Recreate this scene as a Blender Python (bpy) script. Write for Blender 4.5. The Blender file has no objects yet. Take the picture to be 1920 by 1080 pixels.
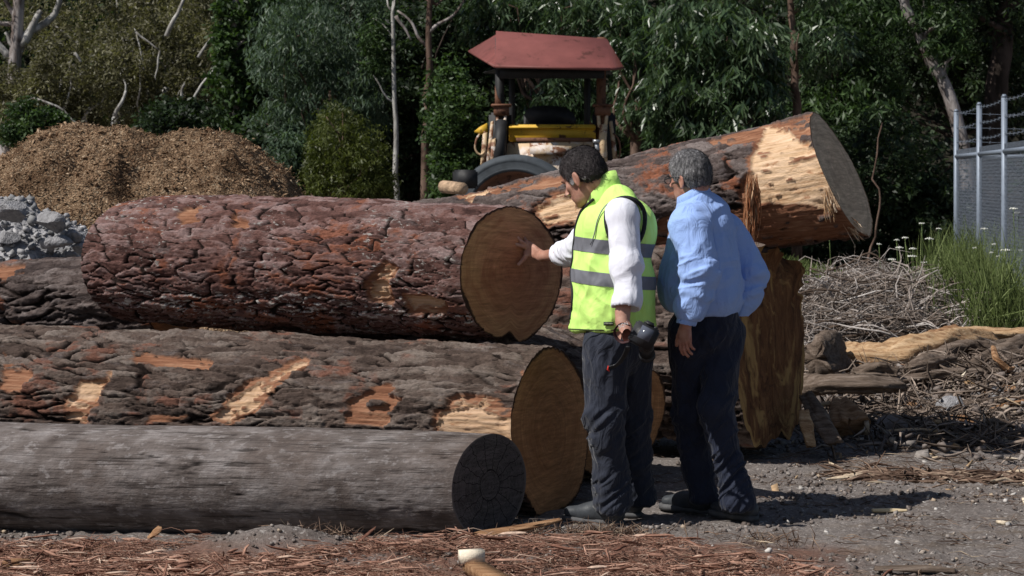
import bpy, bmesh, math, random
import numpy as np
from mathutils import Vector, Matrix
# ---------------------------------------------------------------- camera, sky, sun, exposure
scene = bpy.context.scene
COL = scene.collection
FPX = 3733.0; HOR = 340.0; CAMZ = 1.6          # focal length in px of the 1920 photo, horizon row, eye height
cam_d = bpy.data.cameras.new('camera'); cam = bpy.data.objects.new('camera', cam_d); COL.objects.link(cam)
cam.location = (0, 0, CAMZ); cam.rotation_euler = (math.radians(90), 0, 0)
cam_d.sensor_width = 36; cam_d.lens = FPX * 36 / 1920
cam_d.shift_y = -(540 - HOR) / 1920
cam_d.clip_start = 0.1; cam_d.clip_end = 600
cam_d.dof.use_dof = True; cam_d.dof.focus_distance = 9.6; cam_d.dof.aperture_fstop = 9.0
scene.camera = cam
SUN_EL = math.radians(49)
SUN_X, SUN_Y = -0.98, -0.52                    # horizontal direction towards the sun
world = bpy.data.worlds.new('World'); scene.world = world; world.use_nodes = True
wt = world.node_tree; wt.nodes.clear()
wo = wt.nodes.new('ShaderNodeOutputWorld'); wb = wt.nodes.new('ShaderNodeBackground'); ws = wt.nodes.new('ShaderNodeTexSky')
ws.sky_type = 'NISHITA'; ws.sun_disc = False; ws.sun_elevation = SUN_EL; ws.sun_rotation = math.atan2(SUN_X, SUN_Y)
wb.inputs['Strength'].default_value = 0.055
wt.links.new(ws.outputs[0], wb.inputs['Color']); wt.links.new(wb.outputs[0], wo.inputs['Surface'])
sun_d = bpy.data.lights.new('sun', 'SUN'); sun = bpy.data.objects.new('sun', sun_d); COL.objects.link(sun)
sun_d.energy = 4.6; sun_d.angle = math.radians(0.5); sun_d.color = (1.0, 0.96, 0.9)
hh = math.hypot(SUN_X, SUN_Y)
sdir = Vector((SUN_X / hh * math.cos(SUN_EL), SUN_Y / hh * math.cos(SUN_EL), math.sin(SUN_EL)))
sun.rotation_euler = (-sdir).to_track_quat('-Z', 'Y').to_euler(); sun.location = (-10, -5, 12)
scene.view_settings.view_transform = 'Standard'; scene.view_settings.look = 'None'
scene.view_settings.exposure = 0.1; scene.view_settings.gamma = 1.0; scene.view_settings.use_curve_mapping = False
scene.cycles.max_bounces = 5; scene.cycles.diffuse_bounces = 3; scene.cycles.glossy_bounces = 2; scene.cycles.transparent_max_bounces = 4

# ---------------------------------------------------------------- helpers
def W(px, py, Y):                              # where the photo's pixel lies at distance Y
    return np.array([(px - 960) / FPX * Y, Y, CAMZ + (HOR - py) / FPX * Y])
def tag(o, label=None, cat=None, group=None, kind=None):
    if label: o['label'] = label
    if cat: o['category'] = cat
    if group: o['group'] = group
    if kind: o['kind'] = kind
    return o
def empty(name, loc=(0, 0, 0), rz=0.0):
    o = bpy.data.objects.new(name, None); COL.objects.link(o); o.location = loc; o.rotation_euler.z = rz
    o.empty_display_size = 0.1
    return o
def link(name, me, parent=None, mat=None, local=False):
    o = bpy.data.objects.new(name, me); COL.objects.link(o)
    if mat is not None and len(me.materials) == 0: me.materials.append(mat)
    if parent is not None:
        o.parent = parent
        if not local:                          # geometry given in world space
            o.matrix_parent_inverse = Matrix.Translation(parent_world(parent)).inverted() if parent.rotation_euler.z == 0 else \
                (Matrix.Translation(parent_world(parent)) @ Matrix.Rotation(parent.rotation_euler.z, 4, 'Z')).inverted()
    return o
def parent_world(o):
    v = Vector(o.location)
    while o.parent is not None and o.type == 'EMPTY' : o = o.parent; v = v + Vector(o.location)
    return v
def mesh(name, V, F, mat=None, smooth=True, attrs=None, F3=None):
    """V (n,3); F (m,4) quads; F3 (k,3) tris; attrs {name: (n,) or (n,3)}"""
    V = np.asarray(V, np.float32); me = bpy.data.meshes.new(name)
    ls = []; tot = []
    if F is not None and len(F): F = np.asarray(F, np.int32); ls.append(F.ravel()); tot.append(np.full(len(F), 4, np.int32))
    if F3 is not None and len(F3): F3 = np.asarray(F3, np.int32); ls.append(F3.ravel()); tot.append(np.full(len(F3), 3, np.int32))
    L = np.concatenate(ls); T = np.concatenate(tot); S = np.concatenate([[0], np.cumsum(T)[:-1]]).astype(np.int32)
    me.vertices.add(len(V)); me.vertices.foreach_set('co', V.ravel())
    me.loops.add(len(L)); me.loops.foreach_set('vertex_index', L)
    me.polygons.add(len(T)); me.polygons.foreach_set('loop_start', S); me.polygons.foreach_set('loop_total', T)
    if smooth: me.polygons.foreach_set('use_smooth', np.ones(len(T), bool))
    for k, a in (attrs or {}).items():
        a = np.asarray(a, np.float32)
        if a.ndim == 1:
            at = me.attributes.new(k, 'FLOAT', 'POINT'); at.data.foreach_set('value', a)
        else:
            at = me.attributes.new(k, 'FLOAT_VECTOR', 'POINT'); at.data.foreach_set('vector', a.ravel())
    if mat: me.materials.append(mat)
    me.update(calc_edges=True); me.validate()
    return me
# --- numpy noise
def _hash(ix, iy, iz, seed=0):
    h = (ix.astype(np.int64) * 374761393 + iy.astype(np.int64) * 668265263 + iz.astype(np.int64) * 2147483647 + seed * 974634777) & 0xffffffff
    h = ((h ^ (h >> 13)) * 1274126177) & 0xffffffff
    h = ((h ^ (h >> 15)) * 2246822519) & 0xffffffff
    h = h ^ (h >> 16)
    return (h & 0xffffff).astype(np.float32) / 16777216.0
def vnoise(x, y, z, seed=0):                   # value noise 0..1
    fx, fy, fz = np.floor(x), np.floor(y), np.floor(z)
    ix, iy, iz = fx.astype(np.int64), fy.astype(np.int64), fz.astype(np.int64)
    u, v, w = x - fx, y - fy, z - fz
    u = u * u * u * (u * (u * 6 - 15) + 10); v = v * v * v * (v * (v * 6 - 15) + 10); w = w * w * w * (w * (w * 6 - 15) + 10)
    r = 0
    for dx in (0, 1):
        for dy in (0, 1):
            for dz in (0, 1):
                r = r + _hash(ix + dx, iy + dy, iz + dz, seed) * (u if dx else 1 - u) * (v if dy else 1 - v) * (w if dz else 1 - w)
    return r
def fbm(x, y, z, seed=0, oct=4, gain=0.5):     # about -1..1
    a = 1.0; s = 0; t = 0
    for i in range(oct):
        s = s + a * (vnoise(x, y, z, seed + i * 17) * 2 - 1); t += a; a *= gain
        x, y, z = x * 2.03, y * 2.03, z * 2.03
    return s / t
def voro(x, y, seed=0, jit=0.85):              # F1, F2, id 0..1, local offset x, y
    fx, fy = np.floor(x), np.floor(y)
    d1 = np.full(x.shape, 9., np.float32); d2 = d1.copy(); cid = np.zeros_like(d1); ox = np.zeros_like(d1); oy = np.zeros_like(d1)
    for i in (-1, 0, 1):
        for j in (-1, 0, 1):
            gx, gy = fx + i, fy + j
            a = _hash(gx, gy, gx * 0 + 3, seed); b = _hash(gx, gy, gx * 0 + 7, seed)
            px = gx + .5 + (a - .5) * jit - x; py = gy + .5 + (b - .5) * jit - y
            d = np.sqrt(px * px + py * py); c = _hash(gx, gy, gx * 0 + 11, seed)
            m = d < d1
            d2 = np.where(m, d1, np.minimum(d2, d)); cid = np.where(m, c, cid); ox = np.where(m, px, ox); oy = np.where(m, py, oy)
            d1 = np.where(m, d, d1)
    return d1, d2, cid, ox, oy
def sstep(a, b, x):
    t = np.clip((x - a) / (b - a), 0, 1); return t * t * (3 - 2 * t)
# --- materials
class MT:
    def __init__(s, name):
        s.m = bpy.data.materials.new(name); s.m.use_nodes = True; s.t = s.m.node_tree; s.t.nodes.clear()
        s.out = s.t.nodes.new('ShaderNodeOutputMaterial')
        s.b = s.t.nodes.new('ShaderNodeBsdfPrincipled'); s.t.links.new(s.b.outputs[0], s.out.inputs[0])
        s.b.inputs['Specular IOR Level'].default_value = 0.3
    def n(s, ty, ins=None, **kw):
        nd = s.t.nodes.new(ty)
        for k, v in kw.items(): setattr(nd, k, v)
        for k, v in (ins or {}).items(): s.set(nd.inputs[k], v)
        return nd
    def set(s, sock, v):
        if isinstance(v, bpy.types.NodeSocket): s.t.links.new(v, sock)
        elif isinstance(v, bpy.types.Node): s.t.links.new(v.outputs[0], sock)
        else: sock.default_value = v if not (isinstance(v, tuple) and len(v) == 3 and sock.type == 'RGBA') else (*v, 1)
    def attr(s, name): return s.n('ShaderNodeAttribute', attribute_name=name)
    def co(s, scale=(1, 1, 1), kind='Object', src=None):
        c = src if src is not None else s.n('ShaderNodeTexCoord').outputs[kind]
        return s.n('ShaderNodeMapping', {'Vector': c, 'Scale': scale}).outputs[0]
    def noise(s, scale=5, detail=4, vec=None, rough=0.6, dist=0.0):
        d = {'Scale': scale, 'Detail': detail, 'Roughness': rough, 'Distortion': dist}
        if vec is not None: d['Vector'] = vec
        return s.n('ShaderNodeTexNoise', d).outputs[0]
    def mix(s, f, a, b, mode='MIX'):
        nd = s.n('ShaderNodeMix', data_type='RGBA', blend_type=mode)
        s.set(nd.inputs[0], f); s.set(nd.inputs[6], a); s.set(nd.inputs[7], b); return nd.outputs[2]
    def math(s, op, a, b=0.0, c=None, clamp=False):
        nd = s.n('ShaderNodeMath', operation=op, use_clamp=clamp); s.set(nd.inputs[0], a); s.set(nd.inputs[1], b)
        if c is not None: s.set(nd.inputs[2], c)
        return nd.outputs[0]
    def ramp(s, f, stops, interp='LINEAR'):
        nd = s.n('ShaderNodeValToRGB', {'Fac': f}); cr = nd.color_ramp; cr.interpolation = interp
        while len(cr.elements) < len(stops): cr.elements.new(0.5)
        for e, (p, c) in zip(cr.elements, stops):
            e.position = p; e.color = (*c, 1) if isinstance(c, tuple) else (c, c, c, 1)
        return nd.outputs[0]
    def map(s, v, a, b, c=0.0, d=1.0):
        return s.n('ShaderNodeMapRange', {'Value': v, 'From Min': a, 'From Max': b, 'To Min': c, 'To Max': d}).outputs[0]
    def bump(s, h, strength=0.5, dist=0.01, prev=None):
        d = {'Height': h, 'Strength': strength, 'Distance': dist}
        if prev is not None: d['Normal'] = prev
        return s.n('ShaderNodeBump', d).outputs[0]
    def done(s, color=None, rough=None, normal=None, metal=None, spec=None):
        if color is not None: s.set(s.b.inputs['Base Color'], color)
        if rough is not None: s.set(s.b.inputs['Roughness'], rough)
        if normal is not None: s.set(s.b.inputs['Normal'], normal)
        if metal is not None: s.b.inputs['Metallic'].default_value = metal
        if spec is not None: s.b.inputs['Specular IOR Level'].default_value = spec
        return s.m
def simple(name, col, rough=0.8, var=0.25, scale=20, bump=0.3, metal=None, dist=0.004, spec=None):
    m = MT(name); c = m.co(); n = m.noise(scale, 5, c)
    lo = tuple(v * (1 - var) for v in col); hi = tuple(min(1, v * (1 + var)) for v in col)
    return m.done(m.ramp(n, [(0.3, lo), (0.7, hi)]), rough, m.bump(m.noise(scale * 3, 4, c), bump, dist), metal, spec)
# --- basic geometry collectors
class GB:
    """collects quads/tris; build() links ONE mesh"""
    def __init__(s): s.V = []; s.F = []; s.T = []; s.n = 0
    def add(s, V, F=(), T=()):
        V = np.asarray(V, float); s.V.append(V)
        if len(F): s.F.append(np.asarray(F, int) + s.n)
        if len(T): s.T.append(np.asarray(T, int) + s.n)
        s.n += len(V); return s
    def box(s, c, d, R=None, j=0.0, rng=None):
        c = np.asarray(c, float); d = np.asarray(d, float) / 2
        V = np.array([[x, y, z] for x in (-1, 1) for y in (-1, 1) for z in (-1, 1)], float) * d
        if j: V = V + (rng or np.random.RandomState(1)).uniform(-j, j, V.shape) * d
        if R is not None: V = V @ np.asarray(R).T
        return s.add(V + c, [[0, 1, 3, 2], [4, 6, 7, 5], [0, 4, 5, 1], [2, 3, 7, 6], [0, 2, 6, 4], [1, 5, 7, 3]])
    def tube(s, P, r, n=8, cap=True, flat=1.0):
        P = np.asarray(P, float); m = len(P); r = np.broadcast_to(np.asarray(r, float), (m,))
        T = np.gradient(P, axis=0); T /= np.linalg.norm(T, axis=1)[:, None] + 1e-9
        up = np.array([0, 0, 1.]) if abs(T[0][2]) < 0.9 else np.array([1., 0, 0])
        a = np.arange(n) / n * 2 * np.pi; V = []
        prev = up
        for i in range(m):
            x = np.cross(prev, T[i]); x /= np.linalg.norm(x) + 1e-9; y = np.cross(T[i], x); prev = y
            V.append(P[i] + r[i] * (np.cos(a)[:, None] * x + flat * np.sin(a)[:, None] * y))
        V = np.concatenate(V); F = []
        for i in range(m - 1):
            for k in range(n):
                F.append([i * n + k, i * n + (k + 1) % n, (i + 1) * n + (k + 1) % n, (i + 1) * n + k])
        T3 = []
        if cap:
            V = np.concatenate([V, P[:1], P[-1:]])
            for k in range(n):
                T3.append([m * n, (k + 1) % n, k]); T3.append([m * n + 1, (m - 1) * n + k, (m - 1) * n + (k + 1) % n])
        return s.add(V, F, T3)
    def poly(s, pts, d):                       # flat polygon pts (n,3) extruded by vector d
        pts = np.asarray(pts, float); n = len(pts); d = np.asarray(d, float)
        V = np.concatenate([pts, pts + d]); c = V[:n].mean(0), V[n:].mean(0)
        V = np.concatenate([V, [c[0], c[1]]]); F = [[k, (k + 1) % n, n + (k + 1) % n, n + k] for k in range(n)]
        T = [[2 * n, (k + 1) % n, k] for k in range(n)] + [[2 * n + 1, n + k, n + (k + 1) % n] for k in range(n)]
        return s.add(V, F, T)
    def build(s, name, mat, parent=None, smooth=False, local=False, bevel=0.0, attrs=None):
        F = np.concatenate(s.F) if s.F else None; T = np.concatenate(s.T) if s.T else None
        me = mesh(name, np.concatenate(s.V), F, mat, smooth, attrs, T)
        if bevel:
            bm = bmesh.new(); bm.from_mesh(me); bmesh.ops.recalc_face_normals(bm, faces=bm.faces)
            ed = [e for e in bm.edges if len(e.link_faces) == 2 and e.calc_face_angle(0) > 0.5]
            bmesh.ops.bevel(bm, geom=ed, offset=bevel, segments=2, affect='EDGES', clamp_overlap=True)
            bm.to_mesh(me); bm.free()
        return link(name, me, parent, None, local)
def rotz(a): c, s_ = math.cos(a), math.sin(a); return np.array([[c, -s_, 0], [s_, c, 0], [0, 0, 1.]])
def rotx(a): c, s_ = math.cos(a), math.sin(a); return np.array([[1, 0, 0], [0, c, -s_], [0, s_, c]])
def roty(a): c, s_ = math.cos(a), math.sin(a); return np.array([[c, 0, s_], [0, 1, 0], [-s_, 0, c]])
def smooth_path(P, n):                         # Catmull-Rom through P
    P = np.asarray(P, float); Q = np.concatenate([[2 * P[0] - P[1]], P, [2 * P[-1] - P[-2]]]); out = []
    for t in np.linspace(0, len(P) - 1, n):
        i = min(int(t), len(P) - 2); f = t - i; a, b, c, d = Q[i:i + 4]
        out.append(.5 * (2 * b + (c - a) * f + (2 * a - 5 * b + 4 * c - d) * f * f + (3 * b - a - 3 * c + d) * f ** 3))
    return np.array(out)
# ---------------------------------------------------------------- ground
def gz(x, y):
    x = np.asarray(x, float); y = np.asarray(y, float)
    z = 0.45 * sstep(18, 24, y) * (1 - sstep(3.0, 5.0, x))                       # the yard rises behind the stack
    z = z + 0.16 * np.exp(-((x - 3.6) / 1.6) ** 2 - ((y - 14.4) / 0.9) ** 2)     # spoil heap under the debris on the right
    z = z + 0.14 * np.exp(-((x - 5.0) / 1.8) ** 2 - ((y - 15.6) / 1.5) ** 2)
    z = z + 0.095 * np.exp(-((x + 1.0) / 0.30) ** 2 - ((y - 8.62) / 0.13) ** 2)  # little hump of soil by the grey log
    z = z + 0.015 * np.exp(-((y - 8.55) / 0.16) ** 2) * (1 - sstep(-1.2, -0.4, x)) + 0.03 * np.exp(-((y - 8.45) / 0.22) ** 2) * sstep(-0.9, -0.4, x) * (1 - sstep(0.9, 1.5, x))
    z = z + 0.02 * fbm(x * 0.7, y * 0.7, x * 0, 5, 3)
    return z
def build_ground():
    def lines(segs):
        out = [segs[0][0]]
        for a, b, st in segs:
            n = max(1, int(round((b - a) / st))); out += list(np.linspace(a, b, n + 1)[1:])
        return np.array(out)
    xs = lines([(-150, -30, 20), (-30, -6, 1.5), (-6, -2.6, .1), (-2.6, 3.2, .016), (3.2, 6, .05), (6, 30, 1.5), (30, 150, 20)])
    ys = lines([(-20, 6, 2), (6, 7.7, .1), (7.7, 11.6, .016), (11.6, 17, .045), (17, 30, .4), (30, 160, 10)])
    X, Y = np.meshgrid(xs, ys); x = X.ravel(); y = Y.ravel()
    z = gz(x, y)
    near = ((x > -3) & (x < 6) & (y > 7) & (y < 18)).astype(float)
    d = 0.012 * fbm(x * 5, y * 5, x * 0, 9, 4) + 0.006 * fbm(x * 22, y * 22, x * 0, 19, 3)
    f1, f2, cid, _, _ = voro(x * 14, y * 14, 4); pb = (cid > 0.72) * np.clip(0.32 - f1, 0, 1) * 0.05
    deb = np.exp(-((x - 3.6) / 1.8) ** 2 - ((y - 14.2) / 1.3) ** 2)
    d = d + pb + deb * 0.05 * fbm(x * 4, y * 4, x * 0, 29, 5)
    z = z + d * near
    n, m = len(xs), len(ys)
    i = np.arange((m - 1) * n).reshape(m - 1, n)[:, :-1].ravel()
    F = np.stack([i, i + 1, i + n + 1, i + n], 1)
    red = np.exp(-np.clip(y - 8.62 + 0.0 * x, 0, 9) ** 2 / 0.03) * (1 - sstep(1.0, 1.5, x - (y - 8) * 0.3))
    red = red * (1 - np.exp(-((x + 0.98) / 0.34) ** 4 - ((y - 8.66) / 0.2) ** 4))
    m_ = MT('yard_dirt'); c = m_.co()
    base = m_.ramp(m_.noise(3.0, 6, c, 0.65), [(0.3, (0.14, 0.117, 0.106)), (0.5, (0.208, 0.181, 0.167)), (0.72, (0.27, 0.239, 0.223))])
    fine = m_.ramp(m_.noise(60, 4, c, 0.7), [(0.3, 0.55), (0.7, 1.35)])
    col = m_.mix(1.0, base, fine, 'MULTIPLY')
    st = m_.noise(1.3, 5, m_.co((1, 3.0, 1)), 0.6, 0.4)
    col = m_.mix(m_.math('MULTIPLY', m_.map(st, 0.52, 0.66), 0.55), col, (0.15, 0.11, 0.075))       # trodden bark dust
    grit = m_.n('ShaderNodeTexVoronoi', {'Vector': c, 'Scale': 75.0}); gm = m_.n('ShaderNodeSeparateColor', {0: grit.outputs['Color']}).outputs[0]
    col = m_.mix(m_.map(gm, 0.93, 0.94), col, (0.36, 0.33, 0.31))
    redc = m_.ramp(m_.noise(30, 5, m_.co((1, 4, 1))), [(0.3, (0.12, 0.058, 0.042)), (0.7, (0.27, 0.155, 0.115))])
    rm = m_.math('MULTIPLY', m_.attr('red').outputs['Fac'], m_.map(m_.noise(5, 4, c), 0.35, 0.5), clamp=True)
    col = m_.mix(rm, col, redc)
    bp = m_.bump(m_.noise(45, 6, c, 0.75), 0.9, 0.02); bp = m_.bump(m_.noise(220, 3, c), 0.6, 0.005, bp)
    mat = m_.done(col, 0.95, bp, spec=0.15)
    me = mesh('ground', np.stack([x, y, z], 1), F, mat, True, {'red': red})
    tag(link('ground', me), kind='structure')
build_ground()
def gzf(x, y): return float(gz(np.array([x]), np.array([y]))[0])
# ---------------------------------------------------------------- logs
def flakes(s, arc, Z, seed, fx, fy, steps):      # stepped, sharp-edged flakes
    n = (fbm(s * fx, arc * fy, Z, seed, 4, .55) * .5 + .5) * steps
    f = np.floor(n); return (f + sstep(0.0, 0.22, n - f)) / steps
def bark_scaly(s, a, X, Y, Z, seed):
    wx = s + 0.07 * fbm(X * 4, Y * 4, Z * 4, seed, 3); wy = a + 0.024 * fbm(X * 8, Y * 8, Z * 8, seed + 5, 3) + .012 * fbm(X * 22, Y * 22, Z * 22, seed + 6, 2)
    f1, f2, cid, ox, oy = voro(wx / 0.165, wy / 0.042, seed, 0.98)
    gate = sstep(-.45, .15, fbm(X * 5, Y * 9, Z * 9, seed + 12, 2)); crack = (1 - sstep(0.0, 0.13, f2 - f1)) * (.6 + .4 * gate)
    g1, g2, c2, px, py = voro(wx / 0.06 + 7, wy / 0.020, seed + 3, 0.98)
    cr2 = (1 - sstep(0.0, 0.10, g2 - g1)) * (1 - .6 * gate)
    h = -0.016 * crack + 0.006 * (cid - .5) + np.clip(oy, -.6, .6) * 0.009 + 0.003 * (c2 - .5) - 0.003 * cr2
    h = h + 0.014 * (flakes(s, a, Z * 0, seed + 20, 5, 24, 5) - .5) + 0.004 * fbm(X * 34, Y * 34, Z * 34, seed + 8, 3) + 0.016 * fbm(X * 4, Y * 4, Z * 4, seed + 9, 3)
    low = sstep(.25, .8, -np.sin(a / a.max() * 6.283)); h = h + low * .016 * fbm(X * 14, Y * 14, Z * 14, seed + 15, 3)
    return h, np.clip(crack + 0.3 * cr2, 0, 1), (0.6 * cid + 0.4 * c2)
def bark_furrow(s, a, X, Y, Z, seed):
    wx = s + 0.15 * fbm(X * 2.6, Y * 2.6, Z * 2.6, seed, 3); wy = a + 0.045 * fbm(X * 3.2, Y * 3.2, Z * 3.2, seed + 5, 3) + 0.020 * fbm(X * 13, Y * 13, Z * 13, seed + 6, 3)
    f1, f2, cid, ox, oy = voro(wx / 0.34, wy / 0.048, seed, 1.0)
    deep = sstep(-.35, .35, fbm(X * 3, Y * 3, Z * 3, seed + 17, 2))
    crack = (1 - sstep(0.0, 0.17, f2 - f1)) * (.3 + .7 * deep)
    g1, g2, c2, px, py = voro(wx / 0.10 + 7, wy / 0.024, seed + 3, 1.0)
    cr2 = (1 - sstep(0.0, 0.16, g2 - g1))
    h = -0.026 * crack + 0.008 * (cid - .5) + 0.005 * (c2 - .5) - 0.005 * cr2 + np.clip(oy, -.5, .5) * 0.014
    h = h + 0.026 * (flakes(s, a, Z * 0, seed + 20, 3.2, 20, 6) - .5) + 0.010 * fbm(X * 12, Y * 30, Z * 30, seed + 8, 4) + 0.022 * fbm(X * 3.5, Y * 3.5, Z * 3.5, seed + 9, 3)
    return h, np.clip(crack + 0.35 * cr2, 0, 1), (0.5 * cid + 0.5 * c2)
def bark_weathered(s, a, X, Y, Z, seed):
    wy = a + 0.02 * fbm(s * 1.2, a * 2, X * 0, seed, 2)
    ln = fbm(s * 0.9, wy * 26, X * 0, seed + 1, 2, 0.4)
    brk = sstep(-.25, .2, fbm(s * 2.3, wy * 12, X * 0, seed + 2, 2))
    crack = (1 - sstep(0.0, 0.05, np.abs(ln))) * brk
    low = sstep(0.0, 0.6, fbm(X * 5, Y * 5, Z * 5, seed + 4, 4))
    h = -0.006 * crack + 0.006 * fbm(X * 3, Y * 3, Z * 3, seed + 9, 3) + 0.0022 * fbm(s * 12, a * 60, X * 0, seed + 8, 3) + 0.003 * low * fbm(X * 28, Y * 28, Z * 28, seed + 7, 3)
    return h, crack, 0.5 + 0.5 * fbm(X * 9, Y * 9, Z * 9, seed + 3, 4)
STY = {'scaly': bark_scaly, 'furrow': bark_furrow, 'weathered': bark_weathered}
def poly_sd(px, py, poly):                     # signed distance, negative inside
    poly = np.asarray(poly, float); d = np.full(px.shape, 1e9); ins = np.zeros(px.shape, bool); n = len(poly)
    for i in range(n):
        ax, ay = poly[i]; bx, by = poly[(i + 1) % n]; ex, ey = bx - ax, by - ay
        t = np.clip(((px - ax) * ex + (py - ay) * ey) / (ex * ex + ey * ey + 1e-12), 0, 1)
        d = np.minimum(d, (px - ax - t * ex) ** 2 + (py - ay - t * ey) ** 2)
        c = ((ay > py) != (by > py)) & (px < (bx - ax) * (py - ay) / (by - ay + 1e-12) + ax); ins ^= c
    d = np.sqrt(d); return np.where(ins, -d, d)
class Log:
    def __init__(s, A, B, rA, rB, k=0.6, kz=0.0):
        s.A = np.array(A, float); s.B = np.array(B, float); s.rA = rA; s.rB = rB; s.k = k; s.kz = kz
        s.L = np.linalg.norm(s.B - s.A); s.u = (s.B - s.A) / s.L
        v = np.cross([0, 0, 1.], s.u); s.v = v / np.linalg.norm(v) * (1 if v[1] > 0 else -1); s.w = np.cross(s.u, s.v)
        if s.w[2] < 0: s.w = -s.w
    def rad(s, t): return s.rA + (s.rB - s.rA) * t / s.L
    def pix(s, px, py):                        # photo pixel -> (s, arc) on the near side
        o = np.array([0, 0, CAMZ]); d = np.array([(px - 960) / FPX, 1, (HOR - py) / FPX]); oc = o - s.A; r = (s.rA + s.rB) / 2; res = None
        for _ in range(4):
            do = d - s.u * d.dot(s.u); oo = oc - s.u * oc.dot(s.u); a = do.dot(do); b = 2 * do.dot(oo); c = oo.dot(oo) - r * r
            D = b * b - 4 * a * c; t = (-b - math.sqrt(max(D, 0))) / (2 * a); p = oc + d * t
            sx = p.dot(s.u); r = s.rad(np.clip(sx, 0, s.L))
        th = math.atan2(p.dot(s.w), p.dot(s.v)) % (2 * math.pi)
        return sx - s.k * r * math.cos(th) - s.kz * r * math.sin(th), th * (s.rA + s.rB) / 2
def make_log(name, label, A, B, rA, rB, style, bark_m, face_m, seed, k=0.6, kz=0.0, res=0.008, patches=(), lumps=0.02, bend=0.015,
             face=(True, True), face_label=None, flare=None, lobes=None, cat='log', group=None, hsc=1.0, ragged=0.0, taper=0.0):
    g = Log(A, B, rA, rB, k, kz); R0 = (rA + rB) / 2
    ns = int(g.L / res); nt = int(2 * math.pi * R0 / res)
    S, TH = np.meshgrid(np.linspace(0, g.L, ns), np.arange(nt) / nt * 2 * np.pi, indexing='ij')
    sf, th = S.ravel(), TH.ravel(); r = g.rad(sf)
    if flare: r = r * (1 + flare * np.exp(-(g.L - sf) / 0.35))
    X, Y, Z = sf, r * np.cos(th), r * np.sin(th)
    st = STY[style]; h, crack, rnd = st(sf, th * R0, X, Y, Z, seed); h = h * hsc
    wood = np.zeros_like(h); inner = np.zeros_like(h)
    arc = th * R0
    for kind, pts in patches:
        P = [g.pix(*p) for p in pts]
        sd = poly_sd(sf + 0.07 * fbm(X * 6, Y * 6, Z * 6, seed + 31, 5), arc + 0.05 * fbm(X * 6, Y * 20, Z * 20, seed + 33, 4), P) + .022 * fbm(X * 7, Y * 45, Z * 45, seed + 35, 3)
        m = 1 - sstep(-0.008, 0.004, sd)
        m = m * sstep(-.42, -.30, fbm(X * 9, Y * 26, Z * 26, seed + 38, 3))
        if kind == 'wood': wood = np.maximum(wood, m); inner = np.maximum(inner, 1 - sstep(0.012, 0.022, sd + .03 * fbm(X * 6, Y * 6, Z * 6, seed + 36, 2)))
        elif kind == 'inner': inner = np.maximum(inner, m)
    inner = inner * (1 - wood)
    bare = np.maximum(wood, inner)
    grain = 0.008 * fbm(sf * 5, arc * 70, X * 0, seed + 41, 3) + 0.018 * (flakes(sf, arc, X * 0, seed + 42, 6, 22, 4) - .5)
    h = h * (1 - bare) + bare * (-0.020 - 0.012 * wood + grain)
    R = r * (1 + lumps * 2.2 * fbm(sf * 0.9, np.cos(th) * 1.3, np.sin(th) * 1.3, seed + 50, 2)) + h
    if taper: R = R * (1 - taper * np.exp(-(sf / .16) ** 1.5) * (.6 + .4 * np.sin(th)))
    if lobes is not None: R = R * (1 + lobes(th, sf / g.L))
    de = np.minimum(sf, g.L - sf); fade = 0.35 + 0.65 * sstep(0, 0.05, de); R0_ = R - h; R = R0_ + h * fade
    sh = sf + g.k * R * np.cos(th) + g.kz * R * np.sin(th); sh0 = sf + g.k * R0_ * np.cos(th) + g.kz * R0_ * np.sin(th)
    if ragged: sh = sh + ragged * sstep(g.L - 0.1, g.L, sf) * sstep(.1, .7, np.sin(th)) * fbm(np.cos(th) * 6, np.sin(th) * 6, th * 0, seed + 61, 4)
    b1 = bend * fbm(sf * 0.6, sf * 0, sf * 0, seed + 70, 2); b2 = bend * fbm(sf * 0.6, sf * 0 + 9, sf * 0, seed + 71, 2)
    Pw = g.A + sh[:, None] * g.u + (b1 + R * np.cos(th))[:, None] * g.v + (b2 + R * np.sin(th))[:, None] * g.w
    P0 = g.A + sh0[:, None] * g.u + (b1 + R0_ * np.cos(th))[:, None] * g.v + (b2 + R0_ * np.sin(th))[:, None] * g.w
    i = np.arange((ns - 1) * nt).reshape(ns - 1, nt); j = np.roll(i, -1, 1)
    F = np.stack([i.ravel(), j.ravel(), (j + nt).ravel(), (i + nt).ravel()], 1)
    root = empty(name, ((g.A + g.B) / 2 - [0, 0, R0]).tolist()); tag(root, label, cat, group)
    me = mesh('bark', Pw, F[:, ::-1], bark_m, True, {'crack': crack, 'rnd': rnd, 'wood': wood, 'inner': inner, 'lc': np.stack([sf, arc, R], 1)})
    link('bark', me, root)
    for e, on in ((0, face[0]), (1, face[1])):
        if not on: continue
        ring = Pw[-nt:] if e else Pw[:nt]; nr = max(12, int(R0 / 0.012)); tt = np.linspace(0, 1, nr)[:, None]
        r0 = P0[-nt:] if e else P0[:nt]; c = r0.mean(0); V = c[None, None] + tt[:, :, None] * (r0 - c)[None] + (tt ** 7)[:, :, None] * (ring - r0)[None]
        thr = np.arange(nt) / nt * 2 * np.pi; rr = R0 * tt * np.ones((1, nt))
        dz = 0.003 * fbm(rr * np.cos(thr) * 60, rr * np.sin(thr) * 8, rr * 0, seed + 90, 3) * (1 - tt ** 8) + 0.006 * fbm(rr * np.cos(thr) * 5, rr * np.sin(thr) * 5, rr * 0, seed + 91, 2) * (1 - tt ** 8)
        V = (V + (dz * (1 if e else -1))[:, :, None] * g.u).reshape(-1, 3)
        i2 = np.arange((nr - 1) * nt).reshape(nr - 1, nt); j2 = np.roll(i2, -1, 1)
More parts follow.
